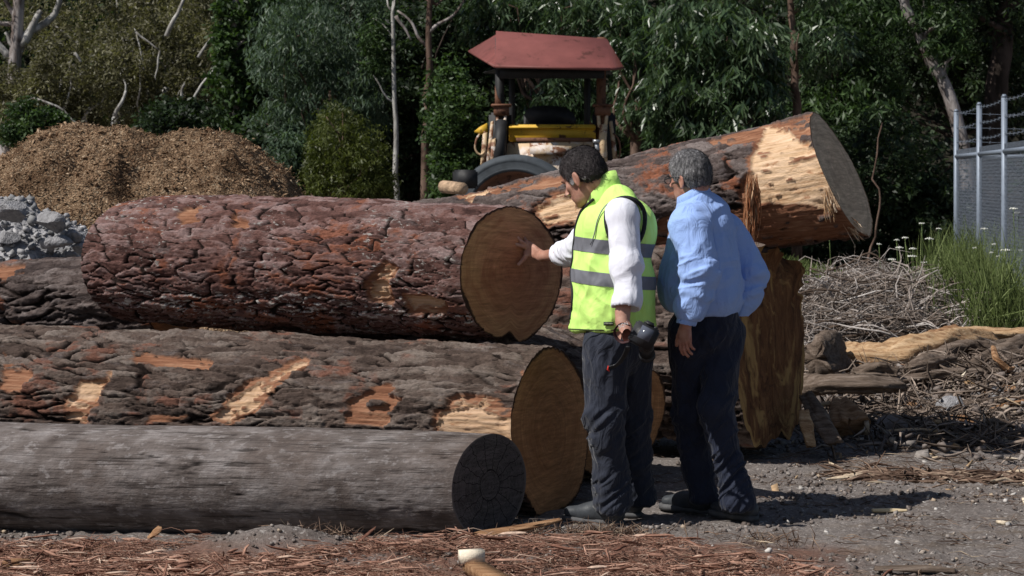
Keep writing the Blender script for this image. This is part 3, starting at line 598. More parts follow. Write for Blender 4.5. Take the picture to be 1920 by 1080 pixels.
T('shadowed undergrowth thicket below the leaning log end', 1680, 31, None, [(1660, 330, 140, 110, 1.2), (1560, 470, 120, 60, 1.0), (1760, 420, 90, 90, 1.0)], L_dark, B_dark, 23, (.11, .4, .3), 24000, 140, .22, 6, name='thicket', cat='bush', trunk_r=.06)
T('low green shrub behind the left end of the chip mound', 60, 31, None, [(70, 240, 60, 50, .8)], L_green, B_dark, 24, (.09, .45, .3), 6000, 50, .3, 4, name='shrub', cat='bush', trunk_r=.05)
T('dark shrub right behind the peak of the chip mound', 330, 32, None, [(330, 235, 80, 50, .9), (470, 300, 70, 60, .9)], L_dark, B_dark, 25, (.1, .45, .3), 13000, 80, .27, 4, name='shrub', cat='bush', trunk_r=.05)
T('blue-green shrub between the chip mound and the wattle bush', 560, 30.5, None, [(545, 320, 50, 70, .8)], L_blue, B_dark, 26, (.1, .3, .5), 8000, 60, .3, 4, name='shrub', cat='bush', trunk_r=.05)
T('thin bare curving sapling right of the leaning log', 1640, 21, [(1622, 500), (1640, 440), (1650, 380), (1642, 320), (1655, 230)], [(1650, 200, 12, 16, .2)], L_green, B_brown, 27, trunk_r=.014, n=60, limbs=0, name='sapling', nclump=8)
# ---------------------------------------------------------------- heaps, rubble
def heap(name, label, outline, Y, depth, mat, seed, rough, cat, n=(200, 90), base=None, fine=3.0):
    """heap whose ridge follows the outline (px) at distance Y; falls to the ground before and behind"""
    o = np.array([W(a, b, Y) for a, b in outline]); xs = np.linspace(o[0, 0], o[-1, 0], n[0]); ridge = np.interp(xs, o[:, 0], o[:, 2])
    v = np.linspace(-1, 1, n[1]); X, V = np.meshgrid(xs, v, indexing='ij'); R = ridge[:, None] * np.ones_like(V)
    y = Y + V * depth * (1 + 0.12 * fbm(X * .8, V, X * 0, seed + 4, 2)); g = gz(X, y) - 0.05; p = np.clip(1 - np.abs(V) ** 1.7, 0, 1)
    z = g + (R - g) * p + rough * fbm(X * fine, y * fine, X * 0 + R * 0, seed, 5) * np.sqrt(p) * (0.3 + 0.7 * np.abs(V))
    i = np.arange((n[0] - 1) * n[1]).reshape(n[0] - 1, n[1])[:, :-1].ravel()
    F = np.stack([i, i + n[1], i + n[1] + 1, i + 1], 1)
    me = mesh(name, np.stack([X, y, z], -1).reshape(-1, 3), F, mat)
    o = link(name, me); tag(o, label, cat); return o, np.stack([X, y, z], -1)
m = MT('wood_chips'); c = m.co(); vo = m.n('ShaderNodeTexVoronoi', {'Vector': m.co((1, 1, 1.6)), 'Scale': 42.0}); r = m.n('ShaderNodeSeparateColor', {0: vo.outputs['Color']}).outputs[0]
col = m.ramp(r, [(0.0, (0.14, 0.082, 0.048)), (0.5, (0.29, 0.188, 0.115)), (0.85, (0.39, 0.27, 0.17)), (1.0, (0.55, 0.42, 0.29))])
col = m.mix(m.map(m.noise(1.1, 5, c, .6, .5), 0.46, 0.6, 0, .75), col, (0.085, 0.046, 0.024)); col = m.mix(m.map(m.noise(.7, 3, c), 0.5, 0.6, 0, .4), col, (0.27, 0.185, 0.115))
M_chips = m.done(col, 0.95, m.bump(vo.outputs['Distance'], 0.9, 0.05, m.bump(m.noise(8, 6, c, .7), .8, .12)), spec=.1)
ch, CP = heap('wood_chip_mound', 'large brown mound of shredded wood chips at the upper left', [(-260, 560), (-120, 370), (0, 292), (45, 262), (80, 244), (148, 234), (185, 243), (250, 238), (300, 254), (350, 250), (405, 246), (450, 256), (500, 296), (545, 345), (575, 400), (640, 600)], 20, 3.0, M_chips, 3, .46, 'mound', (420, 220), fine=1.8)
# loose chips on the mound
def scatter_chips(name, label, P, size, mat, seed, asp=.35, up=0.5, kind='stuff', th=.25, N=None):
    rng = RS(seed); n = len(P); d = rng.normal(size=(n, 3)); d[:, 2] *= up; d /= np.linalg.norm(d, axis=1)[:, None]
    s = np.cross(d, [0, 0, 1.]) + rng.normal(size=(n, 3)) * .3; s /= np.linalg.norm(s, axis=1)[:, None]; u = np.cross(s, d)
    L = size * (.35 + rng.rand(n) ** 2 * 1.5)[:, None] / 2; w = L * asp * (.4 + rng.rand(n))[:, None]; t = w * th
    cs = [(a, b, c_) for a in (-1, 1) for b in (-1, 1) for c_ in (-1, 1)]
    V = np.stack([P + a * L * d * (1 - .25 * (b > 0)) + b * w * s + c_ * t * u for a, b, c_ in cs], 1)
    q = np.array([[0, 1, 3, 2], [4, 6, 7, 5], [0, 4, 5, 1], [2, 3, 7, 6], [0, 2, 6, 4], [1, 5, 7, 3]])
    F = (np.arange(n)[:, None, None] * 8 + q).reshape(-1, 4)
    me = mesh(name, V.reshape(-1, 3), F, mat, False, {'rnd': np.repeat(rng.rand(n), 8)}); o = link(name, me); tag(o, label, kind=kind); return o
def rnd_mat(name, stops, rough=.9, sc=30):
    m = MT(name); r = m.attr('rnd').outputs['Fac']; col = m.ramp(r, stops)
    col = m.mix(1.0, col, m.ramp(m.noise(sc, 4, m.co()), [(0.3, .7), (.7, 1.25)]), 'MULTIPLY'); return m.done(col, rough, m.bump(m.noise(sc * 2, 4, m.co()), .5, .004), spec=.12)
M_chip2 = rnd_mat('loose_chips', [(0, (0.10, 0.052, 0.028)), (.6, (0.30, 0.195, 0.12)), (.92, (0.40, 0.28, 0.18)), (1, (.62, .48, .34))])
rng = RS(2); q = CP[20:-20, 5:150].reshape(-1, 3); q = q[rng.randint(0, len(q), 26000)] + rng.normal(size=(26000, 3)) * [.03, .03, .012]
scatter_chips('loose_wood_chips', 'loose chips lying all over the wood chip mound', q, .034, M_chip2, 4)
# rock pieces
def rock(name, label, px, py, Y, size, seed, mat, cat='rock', group=None, sub=3, parent=None, cuts=7, sit=True, z=None):
    rng = RS(seed); bm = bmesh.new(); bmesh.ops.create_icosphere(bm, subdivisions=sub, radius=1.0)
    N = rng.normal(size=(cuts, 3)); N /= np.linalg.norm(N, axis=1)[:, None]; D = rng.uniform(.45, .85, cuts)
    V = np.array([v.co[:] for v in bm.verts])
    for nn, d in zip(N, D):
        h = V @ nn - d; V = V - np.clip(h, 0, 9)[:, None] * nn
    V = V * (1 + 0.06 * fbm(V[:, 0] * 4, V[:, 1] * 4, V[:, 2] * 4, seed, 3))[:, None]
    V = V * np.asarray(size) @ rotz(rng.rand() * 6).T
    for v, c_ in zip(bm.verts, V): v.co = c_
    me = bpy.data.meshes.new(name); bm.to_mesh(me); bm.free(); me.materials.append(mat)
    p = W(px, py, Y); o = link(name, me); o.location = p
    if sit: o.location.z = gzf(p[0], p[1]) - V[:, 2].min() * 0.75
    if label: tag(o, label, cat, group)
    return o
M_conc = simple('grey_rubble', (0.30, 0.295, 0.305), .9, .4, 25, .9, dist=.03); M_rock = simple('brown_grey_rock', (0.17, 0.14, 0.125), .9, .3, 14, .6, dist=.02)
M_dirt2 = simple('grey_spoil', (0.30, 0.295, 0.305), .95, .35, 6, .9, dist=.04)
M_dirt3 = rnd_mat('grey_crumbs', [(0, (.18, .18, .18)), (.6, (.31, .305, .315)), (1, (.42, .41, .42))])
rb, RP = heap('rubble_heap', 'pale grey heap of crushed rubble left of the logs', [(-200, 420), (-60, 372), (0, 374), (50, 380), (100, 402), (160, 432), (200, 500), (230, 600)], 14, 1.3, M_dirt2, 8, .10, 'rubble heap', (110, 90), fine=4)
q = RP[5:-5, 10:60].reshape(-1, 3); q = q[RS(6).randint(0, len(q), 3500)] + RS(7).normal(size=(3500, 3)) * [.03, .03, .006]; scatter_chips('rubble_crumbs', 'grey crumbs covering the rubble heap', q, .032, M_dirt3, 44, .8, .5, th=.7)
rl = ['flat-topped grey slab at the top left edge of the rubble heap', 'square grey block in the middle of the rubble heap', 'low grey slab sloping on the front of the rubble heap', 'small dark-sided grey block at the right of the rubble heap', 'pointed grey stone beside the charcoal log', 'grey lump half sunk at the left of the rubble heap', 'grey stone at the foot of the rubble heap', 'thin grey shard near the right end of the rubble heap']
for i, (px, py, s) in enumerate([(22, 392, (.14, .16, .10)), (95, 415, (.11, .12, .09)), (105, 455, (.13, .12, .06)), (140, 442, (.07, .08, .05)), (152, 466, (.06, .07, .05)), (12, 448, (.09, .1, .05)), (50, 478, (.09, .08, .04)), (128, 478, (.08, .05, .03))]):
    rock('rubble_block', rl[i], px, py, 13.35 + i * .03, s, 40 + i, M_conc, 'rubble', 'blocks on the rubble heap', sit=False, cuts=9)
# ---------------------------------------------------------------- wire fence
M_galv = simple('galvanised_steel', (0.20, 0.235, 0.29), .5, .12, 8, .1, metal=0.2); M_wire = simple('fence_wire', (0.16, 0.185, 0.225), .5, .1, 30, .0, metal=0.2)
PX = [(1793, 205), (1836, 192), (1883, 177), (1934, 160)]; Y1 = 24.0; pts = []
for px, py in PX:
    Yp = Y1 * 135.0 / (HOR - py); p = W(px, py, Yp); pts.append(p)
fe = empty('chain_link_fence', (pts[0][0], pts[0][1], 0)); tag(fe, 'tall grey chain-link fence topped with barbed wire at the right edge', 'fence')
def fence_run(P, mesh_top=1.93, corner=True, doposts=True):
    for i, p in enumerate(P):
        if doposts or i:
            g = GB(); g.tube([[p[0], p[1], -.2], [p[0], p[1], 2.44]], .031, 12); g.tube([[p[0], p[1], 2.44], [p[0], p[1], 2.47]], [.035, .016], 12); g.build('fence_post', M_galv, fe, True)
    for a, b in zip(P[:-1], P[1:]):
        a = np.array(a); b = np.array(b); L = np.hypot(*(b - a)[:2]); d = (b - a) / L; d[2] = 0
        g = GB(); g.tube([[a[0], a[1], mesh_top - .03], [b[0], b[1], mesh_top - .03]], .024, 8) 
        g.build('rail', M_galv, fe, True)
        g = GB(); st = .07; nk = int(L / st) + int(mesh_top / st) + 1; w = .0019
        for sgn in (1, -1):
            for k in range(-int(mesh_top / st) - 1, nk):
                t0 = k * st; x0, z0, x1, z1 = t0, 0., t0 + mesh_top, mesh_top
                if x0 < 0: z0 = -x0; x0 = 0
                if x1 > L: z1 = mesh_top - (x1 - L); x1 = L
                if x1 <= x0: continue
                if sgn < 0: x0, x1 = L - x0, L - x1
                p0 = np.array([a[0] + d[0] * x0, a[1] + d[1] * x0, z0]); p1 = np.array([a[0] + d[0] * x1, a[1] + d[1] * x1, z1])
                g.tube([p0, p1], w, 3, cap=False)
        for k in range(int(L / st)):
            q = a + d * (k + .5) * st; g.tube([[q[0], q[1], mesh_top - .02], [q[0], q[1], mesh_top + .05]], .004, 3, cap=False)
        g.build('wire_mesh', M_wire, fe)
        g = GB()
        for z in (2.08, 2.25, 2.42):
            q = np.linspace(0, 1, 12)[:, None]; P_ = np.array([a[0], a[1], z]) + (np.array([b[0], b[1], z]) - [a[0], a[1], z]) * q; P_[:, 2] -= .02 * np.sin(q[:, 0] * np.pi)
            g.tube(P_, .0035, 4, cap=False)
            for t in np.arange(.12, L, .30):
                c_ = np.array([a[0], a[1], z - .02 * math.sin(t / L * math.pi)]) + d * t
                g.tube([c_ + [-.01, 0, .02], c_ + [.01, 0, -.02]], .0022, 3, cap=False); g.tube([c_ + [.012, .01, .018], c_ + [-.012, -.01, -.018]], .0022, 3, cap=False)
        g.build('barbed_wire', M_wire, fe)
fence_run(pts)
p0 = pts[0]; fence_run([p0, p0 + [2.3, 0.25, 0], p0 + [4.6, .5, 0]], doposts=False)
# ---------------------------------------------------------------- old loader with a red canopy
def paint_mat(name, col, rust, amt, sc=5, rough=.55, white=None):
    m = MT(name); c = m.co(); n = m.noise(sc, 6, c, .7, .4)
    col_ = m.ramp(m.noise(3, 4, c), [(0.3, tuple(v * .8 for v in col)), (.7, tuple(min(1, v * 1.12) for v in col))])
    if white: col_ = m.mix(m.map(m.noise(sc * .6, 4, c), .5, .6), col_, white)
    col_ = m.mix(m.map(n, .66 - amt * .25, .72 - amt * .25), col_, rust)
    return m.done(col_, rough, m.bump(n, .4, .01), spec=.3)
M_can = paint_mat('faded_red_paint', (0.20, 0.066, 0.058), (0.10, 0.036, 0.028), .34, 5, .6)
M_yel = paint_mat('yellow_paint', (0.62, 0.38, 0.035), (0.10, 0.045, 0.025), .38, 7)
M_crm = paint_mat('cream_rusty_paint', (0.56, 0.41, 0.25), (0.20, 0.09, 0.05), .62, 7, white=(0.62, 0.55, 0.50))
M_rust = paint_mat('rusty_steel', (0.16, 0.075, 0.045), (0.07, 0.03, 0.02), .5, 9, .8)
M_blk = simple('black_grime', (0.02, 0.02, 0.022), .6, .3, 12, .3); M_steel = simple('worn_steel', (0.35, 0.36, 0.38), .4, .3, 12, .2, metal=.6)
M_tyre = simple('faded_tyre_rubber', (0.055, 0.064, 0.074), .8, .3, 6, .3, dist=.01)
YM = 26.0
mc = empty('wheel_loader', (W(1035, HOR, YM)[0], YM, gzf(.5, YM))); tag(mc, 'old yellow and cream loader with a faded red canopy parked behind the logs', 'loader')
def Q(px, py, dy=0.0): return W(px, py, YM + dy)
# canopy: flat top, sloping skirts, closed underside
cn = GB(); t = [Q(930, 58, 0), Q(1138, 73, 0), Q(1134, 72, 2.0), Q(938, 60, 2.0)]; b = [Q(928, 122, -.75), Q(1145, 127, -.75), Q(1169, 125, 2.6), Q(880, 94, 2.6)]
V = t + b; cn.add(V, [[0, 3, 2, 1], [0, 1, 5, 4], [1, 2, 6, 5], [2, 3, 7, 6], [3, 0, 4, 7]])
Vi = [v + (np.array([0, 0, -.035])) for v in V]; cn.add(Vi, [[0, 1, 2, 3], [0, 4, 5, 1], [1, 5, 6, 2], [2, 6, 7, 3], [3, 7, 4, 0]])
e = GB()
cano = cn.build('canopy', M_can, mc)
rim = GB()
for a, c_ in ((4, 5), (5, 6), (6, 7), (7, 4)): rim.tube([V[a] + [0, 0, -.018], V[c_] + [0, 0, -.018]], .02, 6)
rim.build('canopy_edge', M_can, cano)
ib = GB(); ib.poly([Q(935, 128, -.5), Q(1140, 130, -.5), Q(1150, 140, 2.3), Q(905, 138, 2.3)], [0, 0, .02]); ib.box(Q(1035, 137, -.3), (1.35, .08, .14)); ib.box(Q(1035, 137, 2.0), (1.4, .08, .14)); ib.build('canopy_frame', M_blk, cano, bevel=.01)
for px, nm in ((937, 0), (1128, 1)):
    g = GB(); g.box((Q(px, 190, 0) + Q(px, 300, 0)) / 2 + [0, .1, .35], (.12, .14, 1.75)); g.build('canopy_post', M_rust if nm else M_blk, mc, bevel=.01)
for px in (1101,): g = GB(); g.box(Q(px, 200, 1.8), (.09, .10, 1.6)); g.build('canopy_post', M_blk, mc, bevel=.01)
g = GB(); g.box(Q(960, 200, 1.8), (.09, .10, 1.6)); g.build('canopy_post', M_blk, mc, bevel=.01)
g = GB(); g.poly([Q(928, 160, -.05), Q(932, 178, -.05), Q(940, 192, -.05), Q(941, 202, -.05), Q(928, 202, -.05)], [0, .04, 0]); g.build('bracket_plate', M_rust, mc)
# hood, yellow cross member, seat
g = GB(); g.box(Q(1035, 250, .0), (1.13, .35, .22)); g.build('cross_member', M_yel, mc, bevel=.015)
g = GB(); g.box(Q(1035, 239, -.19), (1.12, .05, .03)); g.build('cross_member_lip', M_yel, mc, bevel=.006)
g = GB(); g.poly([Q(951, 268, -.3), Q(1112, 264, -.3), Q(1118, 330, -.45), Q(1120, 420, -.45), Q(946, 420, -.45), Q(948, 330, -.45)], [0, 1.6, .02]); hd = g.build('hood', M_crm, mc, bevel=.012)
g = GB(); g.poly([Q(993, 271, -.37), Q(1072, 274, -.37), Q(1070, 290, -.42), Q(994, 289, -.42)], [0, .05, 0]); g.build('hood_panel', M_crm, hd)
g = GB(); g.box(Q(1040, 262, -.28), (1.0, .06, .05)); g.build('hood_seam', M_rust, hd)
g = GB(); P = [Q(981, 236, .9), Q(982, 210, .9), Q(995, 200, .9), Q(1020, 197, .9), Q(1050, 199, .9), Q(1072, 206, .9), Q(1080, 222, .9), Q(1080, 236, .9)]; g.poly(P, [0, .18, 0]); g.box(Q(1030, 240, .6), (.62, .6, .12)); g.build('seat', M_blk, mc, bevel=.03)
g = GB(); g.box(Q(1030, 320, 1.2), (1.3, 2.6, .5)); g.box(Q(1030, 372, 1.0), (1.0, 3.2, .6)); g.build('chassis', M_blk, mc, bevel=.04)
# lift towers with cream prongs and rams
for sx, px in ((-1, 940), (1, 1130)):
    g = GB(); g.box(Q(px, 208, -.1), (.20, .26, .12)); g.box(Q(px, 198, -.1), (.27, .30, .035)); g.build('tower_cap', M_rust, mc, bevel=.01)
    for d in (-8, 8):
        g = GB(); g.poly([Q(px + d - 3, 214, -.2), Q(px + d + 3, 214, -.2), Q(px + d * .7 + 3, 240, -.25), Q(px + d * .7 - 3, 240, -.25)], [0, .12, 0]); g.build('lift_fork', M_crm, mc, bevel=.008)
    g = GB()
    if sx < 0: g.tube([Q(941, 228, -.3), Q(938, 262, -.4), Q(936, 300, -.5)], [.075, .085, .08], 12)
    else: g.tube([Q(1132, 235, -.3), Q(1130, 262, -.35), Q(1133, 310, -.4)], [.05, .05, .045], 12)
    g.build('ram_cylinder', M_blk if sx < 0 else M_crm, mc, True)
    g = GB(); a = px - sx * 22; g.poly([Q(a - 2, 225, .0), Q(a + 3, 232, 0), Q(a + 3 - sx * 4, 305, -.1), Q(a - 3 - sx * 4, 305, -.1)], [0, .08, 0]); g.build('tower_strut', M_rust, mc, bevel=.006)
    a = px + sx * 16; g = GB(); g.poly([Q(a - 4, 228, .0), Q(a + 2, 226, 0), Q(a + 6 + sx * 10, 322, -.1), Q(a - 4 + sx * 10, 322, -.1)], [0, .08, 0]); g.build('tower_strut', M_crm, mc, bevel=.006)
    g = GB(); g.box(Q(px + sx * 2, 265, .3), (.30, .3, .75)); g.build('tower_housing', M_blk, mc, bevel=.03)
g = GB(); g.poly([Q(922, 262, -.5), Q(930, 258, -.5), Q(930, 320, -.5), Q(918, 320, -.5)], [0, .06, 0]); g.build('lift_arm', M_crm, mc, bevel=.008)
g = GB(); g.poly([Q(905, 250, -.4), Q(914, 248, -.4), Q(912, 318, -.4), Q(900, 318, -.4)], [0, .06, 0]); g.build('lift_arm', M_crm, mc, bevel=.008)
g = GB(); g.tube([Q(1118, 266, -.7), Q(1122, 290, -.7)], .028, 10); g.tube([Q(1118, 262, -.7), Q(1118, 268, -.7)], .045, 10); g.build('lever', M_steel, mc, True)
g = GB(); g.poly([Q(888, 247, -.3), Q(899, 238, -.3), Q(914, 230, -.3), Q(915, 256, -.3), Q(903, 252, -.3)], [0, .16, 0]); g.build('work_lamp', M_yel, mc, bevel=.01)
g = GB(); g.tube(smooth_path([Q(899, 252, -.3), Q(893, 262, -.4), Q(891, 278, -.4), Q(898, 289, -.4), Q(908, 286, -.4), Q(912, 262, -.3), Q(908, 246, -.3)], 20), .014, 6); g.build('hose', M_crm, mc, True)
g = GB(); g.tube(smooth_path([Q(1150, 250, -.1), Q(1160, 262, -.2), Q(1163, 285, -.2), Q(1158, 300, -.2)], 12), .012, 6); g.build('hose', M_rust, mc, True)
def wheel(px, py, Y, R, w, root, holes=True, yaw=.25):
    c = W(px, py, Y); Rz = rotz(yaw); a = np.arange(48) / 48 * 2 * np.pi; prof = [(.74, -.42), (.76, -.47), (.79, -.475), (.80, -.45), (.87, -.52), (.89, -.50), (.90, -.52), (.94, -.48), (.985, -.40), (1.0, -.2), (1.0, .2), (.985, .40), (.93, .48), (.87, .52), (.78, .5), (.74, .45)]
    V = np.array([[R * q * math.cos(t_), w * y, R * q * math.sin(t_)] for q, y in prof for t_ in a]) @ Rz.T + c; n = len(prof)
    F = [[i * 48 + k, i * 48 + (k + 1) % 48, (i + 1) * 48 + (k + 1) % 48, (i + 1) * 48 + k] for i in range(n - 1) for k in range(48)]
    g = GB(); g.add(V, F); ty = g.build('tyre', M_tyre, root, True)
    prof = [(.0, -.15), (.24, -.15), (.30, -.24), (.52, -.26), (.60, -.16), (.68, -.12), (.71, -.38), (.755, -.42), (.75, -.2)]
    V = np.array([[R * q * math.cos(t_), w * y, R * q * math.sin(t_)] for q, y in prof for t_ in a]) @ Rz.T + c; n = len(prof)
    F = [[i * 48 + k, i * 48 + (k + 1) % 48, (i + 1) * 48 + (k + 1) % 48, (i + 1) * 48 + k] for i in range(n - 1) for k in range(48)]
    g = GB(); g.add(V, F); rm = g.build('rim', M_rust, root, True)
    if holes:
        for k in range(12):
            g = GB(); t_ = k / 12 * 2 * math.pi; p = np.array([R * .44 * math.cos(t_), -w * .22, R * .44 * math.sin(t_)]); q = np.array([p[0], -w * .27, p[2]]); g.tube([p @ Rz.T + c, q @ Rz.T + c], .022, 8); g.build('bolt_hole', M_blk, rm)
for px, Yw in ((915, 27.6), (1160, 27.6)):
    wr = empty('wheel', W(px, 380, Yw).tolist()); wr.parent = mc; wr.matrix_parent_inverse = Matrix.Translation(mc.location).inverted()
    wheel(px, 372, Yw, .62, .36, wr, False, math.pi / 2)
tw = empty('loose_wheel', W(965, 395, 24.6).tolist()); tag(tw, 'big blue-grey tyre on a rusty bolted rim standing in front of the loader', 'wheel')
wheel(968, 411, 24.6, .80, .42, tw, yaw=-.12)
mdirt = heap('dirt_bank', 'bank of bare earth under the loose wheel behind the logs', [(780, 460), (880, 418), (960, 412), (1080, 415), (1200, 470)], 24.6, 1.6, simple('bank_earth', (.14, .12, .11), .95, .3, 6, .8, dist=.03), 66, .05, 'earth bank', (50, 40))
g = GB(); g.tube([W(832, 350, 23), W(868, 354, 22.6)], [.075, .07], 14); g.build('pale_offcut', simple('pale_pipe', (0.42, 0.29, 0.19), .8, .5, 12, .8, dist=.02), None, True); tag(bpy.data.objects['pale_offcut'], 'short pale round offcut lying left of the loose wheel', 'log')
g = GB(); g.box(W(872, 336, 23.6), (.22, .35, .22), rotz(.3)); g.build('battery_box', M_blk, None, bevel=.02); tag(bpy.data.objects['battery_box'], 'small black box between the pale offcut and the loose wheel', 'box')
# ---------------------------------------------------------------- right side: brush pile, grass, split timber, debris
def strips(name, label, P, D, L, w, mat, seed, curl=.15, seg=4, kind='stuff', th=.35, cat=None):
    """many thin curved three-sided strips: start P, direction D, length L, half width w"""
    rng = RS(seed); n = len(P); D = D / np.linalg.norm(D, axis=1)[:, None]; q = rng.normal(size=(n, 3)); s = np.cross(D, q); s /= np.linalg.norm(s, axis=1)[:, None]; u = np.cross(s, D)
    L = np.broadcast_to(L, (n,)); w = np.broadcast_to(w, (n,)); c1 = rng.normal(size=n) * curl; c2 = rng.normal(size=n) * curl * .6; V = []
    for k in range(seg + 1):
        t = k / seg; c = P + D * (L * (t - .5))[:, None] + u * (c1 * L * (4 * t * (1 - t)))[:, None] + s * (c2 * L * math.sin(t * 6.28))[:, None]
        ww = (w * (1 - .75 * abs(2 * t - 1) ** 3))[:, None]
        V += [c + s * ww, c - s * ww * .6 + u * ww * th, c - s * ww * .6 - u * ww * th]
    V = np.stack(V, 1); m3 = 3; q = []
    for k in range(seg):
        for a in range(3): q.append([k * 3 + a, k * 3 + (a + 1) % 3, (k + 1) * 3 + (a + 1) % 3, (k + 1) * 3 + a])
    F = (np.arange(n)[:, None, None] * (3 * (seg + 1)) + np.array(q)).reshape(-1, 4)
    me = mesh(name, V.reshape(-1, 3), F, mat, False, {'rnd': np.repeat(rng.rand(n), 3 * (seg + 1))}); o = link(name, me); tag(o, label, cat, kind=kind); return o
M_twig = rnd_mat('dry_twigs', [(0, (0.09, 0.065, 0.05)), (.4, (0.25, 0.205, 0.175)), (.8, (0.40, 0.355, 0.33)), (1, (.52, .48, .45))])
M_twig2 = rnd_mat('dark_twigs', [(0, (0.06, 0.045, 0.036)), (.6, (0.17, 0.13, 0.105)), (1, (.36, .29, .24))])
M_grass = leaf_mat('tall_grass', (0.06, 0.085, 0.025), (0.16, 0.215, 0.065), (0.30, 0.36, 0.15), .6, .2)
M_fib = rnd_mat('red_bark_fibre', [(0, (0.13, 0.060, 0.042)), (.4, (0.29, 0.155, 0.112)), (.85, (0.42, 0.255, 0.19)), (1, (.56, .42, .33))], sc=60)
M_fib2 = rnd_mat('brown_bark_fibre', [(0, (0.06, 0.035, 0.025)), (.5, (0.15, 0.10, 0.075)), (.9, (0.27, 0.19, 0.14)), (1, (.55, .45, .33))], sc=60)
rng = RS(21)
# brush pile
def brush(n, x0, x1, seed):
    r = RS(seed); x = r.uniform(x0, x1, n); y = r.uniform(17.2, 19.4, n); top = 0.72 * np.clip(1 - ((x - 3.35) / 1.1) ** 2, 0, 1) ** .5 * np.clip(1 - ((y - 18.4) / 1.5) ** 2, .0, 1)
    return np.stack([x, y, gz(x, y) + r.rand(n) ** .7 * (top + .04)], 1)
P = brush(5200, 2.3, 4.45, 3); D = rng.normal(size=(5200, 3)) * [1, .6, .35]; strips('brush_pile', 'tangled pile of dry grey brushwood in front of the grass', P, D, rng.uniform(.15, .8, 5200), rng.uniform(.004, .011, 5200), M_twig, 5, .18, 5)
bp_ = GB()
for i in range(46):
    p = brush(1, 2.6, 4.3, 100 + i)[0]; p[2] += .02; a = rng.uniform(-.5, .5) + (math.pi if rng.rand() < .4 else 0); L = rng.uniform(.6, 1.5); d = np.array([math.cos(a), rng.uniform(-.4, .4), 0]) * L
    pts_ = smooth_path([p - d * .5, p + [0, 0, rng.uniform(0, .15)] - d * .15, p + d * .2 + [0, 0, rng.uniform(0, .2)], p + d * .55 + [0, 0, rng.uniform(-.2, .2)]], 12); bp_.tube(pts_, np.linspace(.014, .006, 12), 5)
bo = bp_.build('brush_branches', M_twig, None, True, attrs=None); tag(bo, 'longer curved dry branches arching over the brushwood pile', kind='stuff')
# tall grass and flowers
n = 34000; x = rng.uniform(3.5, 6.4, n); y = rng.uniform(17.0, 23.6, n); keep = (x > 3.95 + .2 * np.sin(y * 3) + (y - 18.6) * .09) & (x < 0.262 * y + .1); x, y = x[keep], y[keep]
n = len(x); P = np.stack([x, y, gz(x, y)], 1); H = rng.uniform(.25, .95, n) * (1 + .25 * np.sin(x * 5)) * np.clip(.4 + (x - y * .205) * 2.6, .4, 1.05); D = rng.normal(size=(n, 3)) * [.25, .25, .05] + [0, 0, 1]; D /= np.linalg.norm(D, axis=1)[:, None]
strips('tall_grass', 'tall green grass growing along the wire fence', P + D * (H / 2)[:, None], D, H, rng.uniform(.003, .007, n), M_grass, 6, .15, 3)
n = 5200; x = rng.uniform(2.6, 5.8, n); y = 20.6 + rng.rand(n) * 3.5; P = np.stack([x, y, gz(x, y)], 1); D = rng.normal(size=(n, 3)) * [.3, .3, .05] + [0, 0, 1]
strips('low_weeds', 'low weeds behind the brushwood pile', P + [0, 0, .12], D, rng.uniform(.15, .45, n), .008, M_grass, 16, .2, 3)
M_petal = simple('white_petals', (0.75, 0.75, 0.68), .8, .1, 30, 0); M_stem = simple('flower_stem', (0.09, 0.13, 0.04), .7, .2, 20, 0)
fl = [(1648, 459), (1672, 487), (1681, 451), (1697, 447), (1686, 465), (1711, 467), (1710, 481), (1742, 448), (1733, 493), (1728, 420), (1864, 459), (1860, 475), (1829, 466), (1873, 482), (1900, 392), (1907, 400), (1919, 535), (1895, 560), (1902, 510), (1555, 448), (1845, 430), (1884, 470), (1912, 470), (1760, 430)]
for i, (px, py) in enumerate(fl):
    Y = 19.5 + (i * 37 % 10) * .28 if px < 1780 else 18.8 + (i * 13 % 7) * .25; c = W(px, py, Y)
    root = empty('umbel_flower', (c[0], c[1], gzf(c[0], c[1])))
    tag(root, 'white umbel flower on a thin green stem by the tall grass', 'flower', 'white flowers among the grass')
    g = GB(); P_ = smooth_path([[c[0] + rng.uniform(-.06, .06), c[1], gzf(c[0], c[1]) - .02], [c[0] + .02, c[1], c[2] * .5], c], 8); g.tube(P_, .004, 5); g.build('stem', M_stem, root, True)
    g = GB(); R_ = rng.uniform(.022, .05)
    for k in range(16):
        a, q = k * 2.4, math.sqrt((k + .5) / 16) * R_; p = c + [q * math.cos(a), q * math.sin(a), .012 - q * .25 + rng.uniform(-.004, .004)]; bm_r = R_ * .24
        V = np.array([[1, 0, 0], [-1, 0, 0], [0, 1, 0], [0, -1, 0], [0, 0, .7], [0, 0, -.7]]) * bm_r + p; g.add(V, (), [[0, 2, 4], [2, 1, 4], [1, 3, 4], [3, 0, 4], [2, 0, 5], [1, 2, 5], [3, 1, 5], [0, 3, 5]])
    g.build('flower_head', M_petal, root)
